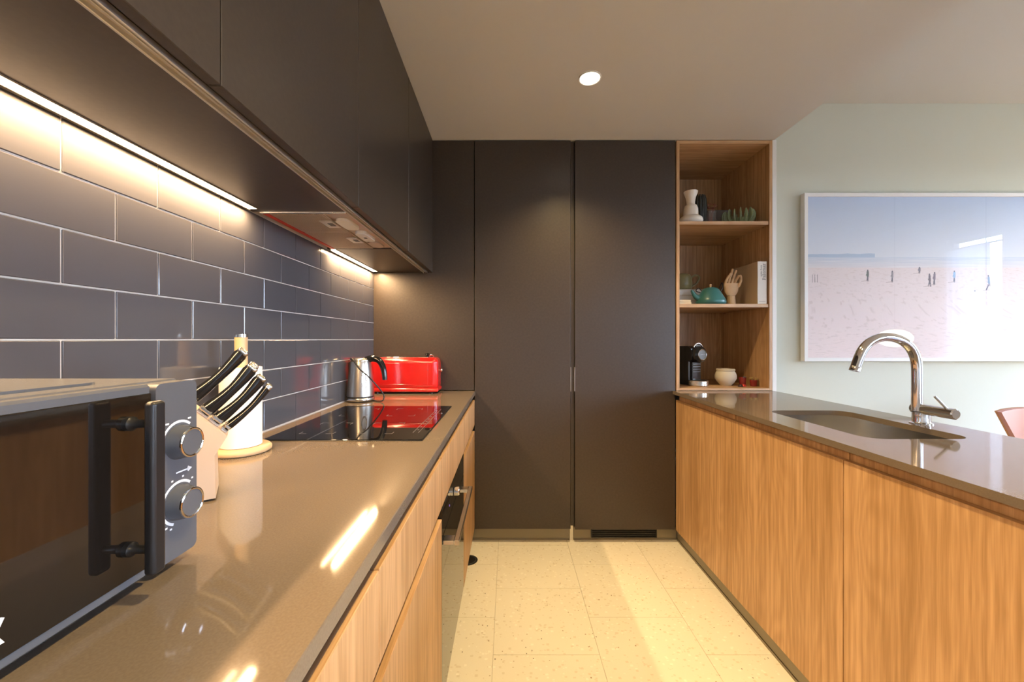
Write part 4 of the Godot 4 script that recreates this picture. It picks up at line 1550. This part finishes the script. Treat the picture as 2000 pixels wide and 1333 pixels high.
# ------------------------------------------------------------------ shelf things
func build_top_shelf_things() -> void:
	var Y := 1.9414
	# stacked-form clay vase
	var t := thing("vase", "pale clay vase of stacked rounded forms with a flared mouth on the top shelf", "vase")
	var o := V(1.139, Y, 2.495)
	var st := st_new()
	lathe(st, o, [Vector2(0, 0.0), Vector2(0.050, 0.0), Vector2(0.064, 0.010), Vector2(0.0705, 0.026), Vector2(0.067, 0.042), Vector2(0.054, 0.054), Vector2(0.046, 0.057)], 40, Basis(), 60)
	obj("foot", st, M.vase_clay, t)
	st = st_new()
	lathe(st, o, [Vector2(0.044, 0.056), Vector2(0.0435, 0.075), Vector2(0.041, 0.105), Vector2(0.035, 0.122), Vector2(0.024, 0.129)], 40, Basis(), 60)
	obj("body", st, M.vase_clay, t)
	st = st_new()
	lathe(st, o, [Vector2(0.024, 0.127), Vector2(0.0245, 0.145), Vector2(0.030, 0.175), Vector2(0.041, 0.205), Vector2(0.0415, 0.210), Vector2(0.039, 0.210), Vector2(0.027, 0.175), Vector2(0.020, 0.14)], 40, Basis(), 60)
	obj("mouth", st, M.vase_clay, t)
	# dark ribbed vase
	t = thing("ribbed_vase", "tall dark ribbed vase right beside the clay vase", "vase")
	o = V(1.232, Y, 2.585)
	st = st_new()
	for k in 14:
		var a := TAU * k / 14
		var d := Vector3(cos(a), 0, sin(a))
		tube(st, smooth_path([o + d * 0.028 + Vector3(0, 0.002, 0), o + d * 0.036 + Vector3(0, 0.07, 0), o + d * 0.040 + Vector3(0, 0.15, 0), o + d * 0.034 + Vector3(0, 0.215, 0)], 3), [0.008, 0.009, 0.009, 0.010, 0.010, 0.010, 0.010, 0.009, 0.008, 0.005], 8)
	obj("ribs", st, M.dark_leaf, t)
	st = st_new()
	lathe(st, o, [Vector2(0, 0.0), Vector2(0.030, 0.0), Vector2(0.034, 0.07), Vector2(0.038, 0.15), Vector2(0.031, 0.205), Vector2(0.028, 0.205), Vector2(0.034, 0.15), Vector2(0.0, 0.02)], 24)
	obj("body", st, M.dark_leaf, t)
	# grey box behind
	st = st_new()
	box(st, 1.30, 1.532, Y + 0.0003, Y + 0.176, 2.74, 2.86, 0.002)
	tag(obj("storage_box", st, M.book_grey), "dull grey box behind the glass jar on the top shelf", "box")
	# dark upright book
	st = st_new()
	box(st, 1.268, 1.292, Y + 0.0003, Y + 0.205, 2.66, 2.84, 0.002)
	tag(obj("book", st, M.book_grey), "upright dark grey book behind the ribbed vase", "book")
	# glass jar with dried flowers
	t = thing("glass_jar", "clear glass jar between the ribbed vase and the green glass bowl", "jar")
	o = V(1.322, Y, 2.615)
	st = st_new()
	lathe(st, o, [Vector2(0, 0.0), Vector2(0.042, 0.0), Vector2(0.050, 0.012), Vector2(0.050, 0.04), Vector2(0.036, 0.066), Vector2(0.032, 0.085), Vector2(0.036, 0.118)], 32, Basis(), 50)
	obj("jar_wall", st, M.clear_glass, t)
	st = st_new()
	lathe(st, o, [Vector2(0.0345, 0.116), Vector2(0.0365, 0.120), Vector2(0.0375, 0.117)], 32)
	obj("rim", st, M.clear_glass, t)
	t = thing("dried_flowers", "small bunch of rusty brown dried flowers in the glass jar", "flowers")
	var r := RandomNumberGenerator.new(); r.seed = 4
	for k in 13:
		var d := Vector3(r.randf_range(-1, 1), 0, r.randf_range(-1, 1)) * 0.019
		var top := o + d * 1.6 + Vector3(0, r.randf_range(0.125, 0.165), 0)
		st = st_new()
		tube(st, [o + d * 0.3 + Vector3(0, 0.006, 0), o + d * 0.7 + Vector3(0, 0.08, 0), o + d * 1.0 + Vector3(0, 0.118, 0), top], 0.0011, 5)
		obj("stem", st, M.flower, t)
		st = st_new()
		for j in 7:
			var a := TAU * j / 7 + k
			var e := Vector3(cos(a), 0.45, sin(a)).normalized()
			tube(st, [top, top + e * 0.006, top + e * 0.012], [0.0012, 0.0032, 0.0008], 6)
		obj("flower_head", st, M.flower, t)
	# green leaf glass bowl
	t = thing("glass_bowl", "green glass bowl with a leaf cut rim on the top shelf", "bowl")
	o = V(1.455, Y, 2.525)
	for k in 16:
		var a := TAU * k / 16
		var e := Vector3(cos(a), 0, sin(a))
		var sd := Vector3(-sin(a), 0, cos(a))
		st = st_new()
		var A := o + e * 0.052 + Vector3(0, 0.012, 0)
		var mid := o + e * 0.080 + Vector3(0, 0.05, 0)
		var tip := o + e * 0.080 + Vector3(0, 0.096 + 0.006 * (k % 2), 0)
		tube(st, smooth_path([A, mid, tip], 4), [0.010, 0.013, 0.016, 0.017, 0.0175, 0.016, 0.013, 0.009, 0.003], 8, 0.45)
		obj("leaf", st, M.green_glass, t)
	st = st_new()
	lathe(st, o, [Vector2(0, 0.0003), Vector2(0.05, 0.0003), Vector2(0.062, 0.012), Vector2(0.072, 0.04), Vector2(0.066, 0.04), Vector2(0.055, 0.016), Vector2(0, 0.010)], 28, Basis(), 60)
	obj("bowl", st, M.green_glass, t)

func build_middle_shelf_things() -> void:
	var Y := 1.443
	var st: SurfaceTool
	var t: Node3D
	# stack of pale books under the mug
	var y := Y + 0.0004
	var names := ["pale cream book at the bottom of the stack under the olive jug", "off-white book in the middle of the stack under the olive jug", "white book on top of the stack under the olive jug"]
	for i in 3:
		t = thing("book", names[i], "book", "")
		var h: float = [0.040, 0.034, 0.038][i]
		var x1: float = [1.268, 1.272, 1.276][i]
		st = st_new()
		box(st, 1.033, x1, y, y + 0.003, 2.605, 2.80, 0.0006)
		box(st, 1.033, x1, y + h - 0.003, y + h, 2.605, 2.80, 0.0006)
		box(st, 1.033, 1.036, y + 0.003, y + h - 0.003, 2.605, 2.80, 0.0)
		obj("cover", st, M.book_white, t)
		st = st_new()
		box(st, 1.036, x1 - 0.004, y + 0.003, y + h - 0.003, 2.609, 2.796, 0.0)
		obj("pages", st, M.paper, t)
		y += h + 0.0003
	# tan notebooks lying in front
	for i in 2:
		st = st_new()
		box(st, 1.034, 1.112 - i * 0.004, Y + 0.0004 + i * 0.0135, Y + 0.013 + i * 0.0135, 2.425, 2.492, 0.001)
		tag(obj("notebook", st, M.tan_card), ["thin tan notebook lying on the shelf in front of the white books", "thin tan notebook on top of another one in front of the white books"][i], "notebook")
	# olive jug (mug) on the books
	t = thing("jug", "squat olive green ceramic jug with a looped handle on the stacked books", "jug")
	var o := V(1.156, y, 2.675)
	st = st_new()
	lathe(st, o, [Vector2(0, 0.0), Vector2(0.056, 0.0), Vector2(0.066, 0.010), Vector2(0.070, 0.045), Vector2(0.065, 0.085), Vector2(0.056, 0.104), Vector2(0.050, 0.107), Vector2(0.048, 0.103), Vector2(0.058, 0.06), Vector2(0.05, 0.01), Vector2(0, 0.008)], 36, Basis(), 60)
	obj("body", st, M.olive, t)
	st = st_new()
	tube(st, smooth_path([o + Vector3(0.060, 0.080, 0.01), o + Vector3(0.082, 0.098, 0.016), o + Vector3(0.106, 0.094, 0.02), o + Vector3(0.110, 0.072, 0.02), o + Vector3(0.094, 0.044, 0.016), o + Vector3(0.066, 0.026, 0.01)], 5), 0.0068, 12)
	obj("handle", st, M.olive, t)
	# teal teapot
	t = thing("teapot", "low conical teal teapot with a wire handle on the middle shelf", "teapot")
	o = V(1.266, Y + 0.0004, 2.50)
	t.scale = Vector3(1.12, 1.12, 1.12)
	t.position = o * (1.0 - 1.12)
	st = st_new()
	lathe(st, o, [Vector2(0, 0.0), Vector2(0.066, 0.0), Vector2(0.077, 0.008), Vector2(0.079, 0.018), Vector2(0.072, 0.036), Vector2(0.055, 0.066), Vector2(0.044, 0.084), Vector2(0.038, 0.090), Vector2(0, 0.090)], 44, Basis(), 50)
	var body := obj("body", st, M.teal, t)
	st = st_new()
	lathe(st, o, [Vector2(0.036, 0.0905), Vector2(0.035, 0.094), Vector2(0.02, 0.098), Vector2(0, 0.099)], 32, Basis(), 60)
	obj("lid", st, M.teal, t)
	st = st_new()
	lathe(st, o, [Vector2(0.005, 0.098), Vector2(0.004, 0.106), Vector2(0.006, 0.112), Vector2(0.004, 0.117), Vector2(0, 0.118)], 16, Basis(), 60)
	obj("lid_knob", st, M.hand_wood, t)
	st = st_new()
	tube(st, smooth_path([o + Vector3(-0.058, 0.034, 0), o + Vector3(-0.080, 0.046, 0), o + Vector3(-0.094, 0.062, 0), o + Vector3(-0.102, 0.076, 0), o + Vector3(-0.108, 0.078, 0)], 4), [0.019, 0.018, 0.017, 0.016, 0.015, 0.014, 0.013, 0.012, 0.011, 0.010, 0.010, 0.009, 0.0085, 0.008, 0.008, 0.008, 0.008], 14)
	obj("spout", st, M.teal, body)
	st = st_new()
	tube(st, smooth_path([o + Vector3(-0.050, 0.078, 0), o + Vector3(-0.058, 0.098, -0.02), o + Vector3(-0.052, 0.085, -0.06), o + Vector3(0.01, 0.075, -0.075), o + Vector3(0.058, 0.080, -0.05), o + Vector3(0.072, 0.128, -0.02), o + Vector3(0.066, 0.100, 0.0), o + Vector3(0.054, 0.070, 0)], 5), 0.0026, 8)
	obj("wire_handle", st, M.black, t)
	# wooden mannequin hand
	t = thing("wooden_hand", "jointed wooden artist's hand standing upright beside the big book", "ornament")
	o = V(1.394, Y + 0.0004, 2.50)
	st = st_new()
	lathe(st, o, [Vector2(0, 0.0), Vector2(0.0265, 0.0), Vector2(0.0265, 0.004), Vector2(0.022, 0.058), Vector2(0.0, 0.060)], 28)
	obj("stand", st, M.hand_wood, t)
	st = st_new()
	var lv := [[0.026, 0.060, 0.018], [0.030, 0.066, 0.020], [0.040, 0.082, 0.022], [0.0445, 0.105, 0.021], [0.0455, 0.125, 0.018], [0.044, 0.138, 0.014]]
	var seg := 28
	for i in lv.size() - 1:
		for k in seg:
			var q := []
			var nn := []
			for e in [[i, k], [i, k + 1], [i + 1, k + 1], [i + 1, k]]:
				var a: float = TAU * e[1] / seg
				var L = lv[e[0]]
				q.append(o + Vector3(cos(a) * L[0], L[1], sin(a) * L[2]))
				nn.append(Vector3(cos(a) / L[0], 0, sin(a) / L[2]).normalized())
			tri(st, q[0], q[1], q[2], nn[0], nn[1], nn[2])
			tri(st, q[0], q[2], q[3], nn[0], nn[2], nn[3])
	for k in seg:
		var a0 := TAU * k / seg
		var a1 := TAU * (k + 1) / seg
		tri(st, o + Vector3(0, 0.138, 0), o + Vector3(cos(a0) * 0.044, 0.138, sin(a0) * 0.014), o + Vector3(cos(a1) * 0.044, 0.138, sin(a1) * 0.014), Vector3.UP, Vector3.UP, Vector3.UP)
	obj("palm", st, M.hand_wood, t)
	var fingers := [
		[[-0.036, 0.139, 0.0], [-0.031, 0.164, 0.010], [-0.020, 0.186, 0.022], [-0.012, 0.200, 0.030], 0.0082],
		[[-0.017, 0.139, 0.0], [-0.010, 0.172, 0.006], [-0.002, 0.201, 0.010], [0.002, 0.226, 0.013], 0.0092],
		[[0.003, 0.139, 0.0], [0.011, 0.168, 0.006], [0.016, 0.196, 0.012], [0.023, 0.216, 0.018], 0.0090],
		[[0.022, 0.138, 0.0], [0.024, 0.158, 0.014], [0.026, 0.170, 0.030], [0.022, 0.178, 0.044], 0.0086],
		[[0.040, 0.112, 0.004], [0.050, 0.140, 0.014], [0.047, 0.166, 0.026], [0.036, 0.184, 0.034], 0.0092]]
	for f in fingers:
		st = st_new()
		for j in 3:
			var a := o + Vector3(f[j][0], f[j][1], f[j][2])
			var b := o + Vector3(f[j + 1][0], f[j + 1][1], f[j + 1][2])
			var r: float = f[4] * (1.0 - 0.08 * j)
			var pth := []
			var rad := []
			for s in [[0.0, 0.70], [0.06, 0.92], [0.3, 1.0], [0.7, 0.94], [0.93, 0.80], [1.0, 0.55]]:
				pth.append(a.lerp(b, s[0]))
				rad.append(r * s[1])
			tube(st, pth, rad, 12)
		obj("thumb" if f[0][1] < 0.12 else "finger", st, M.hand_wood, t)
	# big book with white spine
	t = thing("book", "large tan covered book with a white lettered spine at the shelf's right side", "book")
	st = st_new()
	box(st, 1.5035, 1.5065, Y + 0.0004, Y + 0.2565, 2.412, 2.665, 0.0008)
	box(st, 1.5545, 1.5575, Y + 0.0004, Y + 0.2565, 2.412, 2.665, 0.0008)
	obj("cover", st, M.book_tan, t)
	st = st_new()
	box(st, 1.503, 1.558, Y + 0.0004, Y + 0.257, 2.408, 2.412, 0.001)
	var spine := obj("spine", st, M.book_white, t)
	st = st_new()
	box(st, 1.5065, 1.5545, Y + 0.004, Y + 0.253, 2.412, 2.660, 0.0)
	obj("pages", st, M.paper, t)
	var font := SystemFont.new()
	font.font_names = PackedStringArray(["Droid Serif"])
	font.font_italic = true
	for e in [["Palomar", 1.542, 0.026, 0.243], ["notes from", 1.524, 0.014, 0.235]]:
		var tm := TextMesh.new()
		tm.text = e[0]
		tm.font = font
		tm.font_size = 32
		tm.pixel_size = e[2] / 32.0 * 0.95
		tm.depth = 0.0004
		tm.curve_step = 2.0
		tm.horizontal_alignment = HORIZONTAL_ALIGNMENT_RIGHT
		var o2 := MeshInstance3D.new()
		o2.name = "lettering"
		o2.mesh = tm
		o2.material_override = M.black
		spine.add_child(o2, true)
		o2.position = V(e[1], Y + e[3], 2.4077)
		o2.rotation_degrees = Vector3(0, 0, 90)
	st = st_new()
	box(st, 1.511, 1.550, Y + 0.0155, Y + 0.0170, 2.4074, 2.408, 0.0)
	obj("imprint", st, M.black, spine)

func build_bottom_shelf_things() -> void:
	var Y := WT + 0.0157
	var st: SurfaceTool
	# coffee machine, turned a little towards +x
	var t := thing("coffee_machine", "small black capsule coffee machine with a chrome ringed dial and lever", "coffee machine")
	var c := V(1.180, Y, 2.575)
	var B: Basis = Basis(Vector3.UP, deg_to_rad(22.0))   # local +z is the machine's front
	var P := func(x: float, y: float, z: float) -> Vector3: return c + B * Vector3(x, y, z)
	# body: side profile (z,y) extruded across x
	var prof := PackedVector2Array([Vector2(-0.115, 0.006), Vector2(0.030, 0.006), Vector2(0.030, 0.155), Vector2(0.055, 0.165), Vector2(0.060, 0.20), Vector2(0.052, 0.235), Vector2(0.020, 0.252), Vector2(-0.045, 0.250), Vector2(-0.085, 0.225), Vector2(-0.110, 0.17), Vector2(-0.118, 0.09)])
	st = st_new()
	prism(st, prof, P.call(-0.058, 0, 0), B * Vector3(0, 0, 1), Vector3(0, 1, 0), B * Vector3(0.105, 0, 0), 1, Vector2.ZERO, true)
	obj("body", st, M.black_gloss, t)
	# brew head
	var hb := along(B * Vector3(0, 0, 1))
	st = st_new()
	lathe(st, P.call(0.0, 0.198, 0.030), [Vector2(0.052, 0.0), Vector2(0.053, 0.03), Vector2(0.050, 0.045), Vector2(0.036, 0.056), Vector2(0.0, 0.056)], 40, hb, 30)
	var hd := obj("brew_head", st, M.black_gloss, t)
	st = st_new()
	lathe(st, P.call(0.0, 0.198, 0.085), [Vector2(0.0355, 0.0), Vector2(0.0355, 0.003), Vector2(0.033, 0.0042), Vector2(0.0305, 0.003), Vector2(0.0305, 0.0)], 40, hb)
	obj("chrome_ring", st, M.chrome, hd)
	st = st_new()
	disc_cyl(st, P.call(0.0, 0.198, 0.084), 0.030, 0.0025, hb, 0.0005, 36)
	obj("dial", st, M.black, hd)
	st = st_new()
	for i in 4:
		cbox(st, P.call(-0.0135 + i * 0.009, 0.198, 0.0867), Vector3(0.0030, 0.0032, 0.0003), B, 0.0)
	obj("badge", st, M.grey_print, hd)
	# lever arc
	st = st_new()
	var pts := []
	for i in 9:
		var a := deg_to_rad(lerpf(148, 36, i / 8.0))
		pts.append(P.call(cos(a) * 0.044, 0.215 + sin(a) * 0.054, 0.052))
	tube(st, pts, 0.005, 10)
	obj("lever", st, M.chrome, t)
	st = st_new()
	cbox(st, P.call(0.0, 0.252, 0.048), Vector3(0.022, 0.010, 0.006), B, 0.003)
	obj("lever_arm", st, M.black, t)
	# ribbed front below the head
	st = st_new()
	cbox(st, P.call(0.0, 0.088, 0.035), Vector3(0.036, 0.062, 0.006), B, 0.003)
	var fp := obj("front_panel", st, M.black_gloss, t)
	for i in 4:
		st = st_new()
		cbox(st, P.call(0.0, 0.136 - i * 0.016, 0.0425), Vector3(0.031, 0.0025, 0.002), B, 0.001)
		obj("rib", st, M.microwave_grey, fp)
	# drip tray
	st = st_new()
	lathe(st, P.call(0.0, 0.0005, 0.052), [Vector2(0, 0.0), Vector2(0.056, 0.0), Vector2(0.060, 0.004), Vector2(0.060, 0.032), Vector2(0.057, 0.035), Vector2(0.0, 0.035)], 40)
	obj("drip_tray", st, M.steel, t)
	st = st_new()
	lathe(st, P.call(0.0, 0.0355, 0.052), [Vector2(0.0, 0.0008), Vector2(0.052, 0.0008), Vector2(0.054, 0.0)], 40)
	obj("cup_grid", st, M.black, t)
	# water tank beside it
	t = thing("water_canister", "narrow dark canister squeezed behind the coffee machine", "canister")
	st = st_new()
	disc_cyl(st, V(1.078, Y + 0.0003, 2.78), 0.036, 0.205, Basis(), 0.003, 28)
	obj("body", st, M.black, t)
	st = st_new()
	disc_cyl(st, V(1.078, Y + 0.2055, 2.78), 0.038, 0.012, Basis(), 0.002, 28)
	obj("lid", st, M.black_gloss, t)
	# cream pot
	t = thing("cream_pot", "round cream stoneware pot with a flat rim next to the coffee machine", "pot")
	var o := V(1.392, Y + 0.0003, 2.56)
	st = st_new()
	lathe(st, o, [Vector2(0, 0.0), Vector2(0.034, 0.0), Vector2(0.036, 0.006), Vector2(0.050, 0.020), Vector2(0.0635, 0.045), Vector2(0.0635, 0.062), Vector2(0.057, 0.082), Vector2(0.050, 0.090)], 44, Basis(), 50)
	obj("body", st, M.cream, t)
	st = st_new()
	lathe(st, o, [Vector2(0.050, 0.0895), Vector2(0.054, 0.092), Vector2(0.055, 0.102), Vector2(0.052, 0.105), Vector2(0.047, 0.104), Vector2(0.046, 0.06), Vector2(0, 0.03)], 44, Basis(), 50)
	obj("rim", st, M.cream, t)
	# small red glasses with coffee capsules
	var gl := [[1.492, 2.545, "small red glass with silvery blue capsule in it, on the coffee shelf", 0.052], [1.5345, 2.50, "small red glass holding golden capsules, nearest the shelf side", 0.040]]
	for g in gl:
		t = thing("small_glass", g[2], "glass")
		st = st_new()
		lathe(st, V(g[0], Y + 0.0003, g[1]), [Vector2(0, 0), Vector2(0.017, 0.0), Vector2(0.019, 0.004), Vector2(0.0215, g[3]), Vector2(0.0200, g[3]), Vector2(0.0175, 0.005), Vector2(0, 0.004)], 24)
		obj("cup", st, M.red_glass, t)
	var caps := [[1.499, 0.052, 2.545, "capsule_blue", "silvery blue coffee capsule sticking out of the red glass"], [1.481, 0.046, 2.549, "capsule_red", "red coffee capsule in the red glass beside the blue one"],
		[1.527, 0.050, 2.503, "capsule_gold", "golden coffee capsule in the red glass at the shelf side, tilted towards the pot"], [1.543, 0.048, 2.497, "capsule_gold", "golden coffee capsule in the red glass leaning on the glass rim"]]
	for k in caps:
		st = st_new()
		var tl := along(Vector3(0.25 if k[0] > 1.53 or (k[0] > 1.49 and k[0] < 1.51) else -0.3, 1, 0.1))
		lathe(st, V(k[0], Y + k[1] - 0.018, k[2]), [Vector2(0, 0), Vector2(0.005, 0.0), Vector2(0.008, 0.02), Vector2(0.0105, 0.021), Vector2(0.0105, 0.0225), Vector2(0, 0.0225)], 18, tl)
		tag(obj("coffee_capsule", st, M[k[3]]), k[4], "capsule")
	for k in [[1.438, 2.475, "dark coffee capsule lying on the shelf in front of the cream pot"], [1.463, 2.482, "dark red coffee capsule lying next to the red glasses"]]:
		st = st_new()
		lathe(st, V(k[0], Y + 0.0004, k[1]), [Vector2(0, 0), Vector2(0.0155, 0.0), Vector2(0.0155, 0.0015), Vector2(0.013, 0.003), Vector2(0.009, 0.014), Vector2(0, 0.015)], 22)
		tag(obj("coffee_capsule", st, M.capsule_dark if k[0] < 1.45 else M.capsule_red), k[2], "capsule")

func build_floor_cover() -> void:
	var t := thing("floor_outlet_cover", "dark round cover set in the floor at the foot of the oven side cabinets", "cover")
	var st := st_new()
	lathe(st, V(-0.226, 0.0, 2.222), [Vector2(0.0, 0.0025), Vector2(0.050, 0.0025), Vector2(0.055, 0.0003)], 40)
	obj("lid", st, M.black, t)
	st = st_new()
	lathe(st, V(-0.226, 0.0, 2.222), [Vector2(0.043, 0.0026), Vector2(0.0435, 0.0034), Vector2(0.0455, 0.0034), Vector2(0.046, 0.0026)], 40)
	obj("ring", st, M.microwave_grey, t)
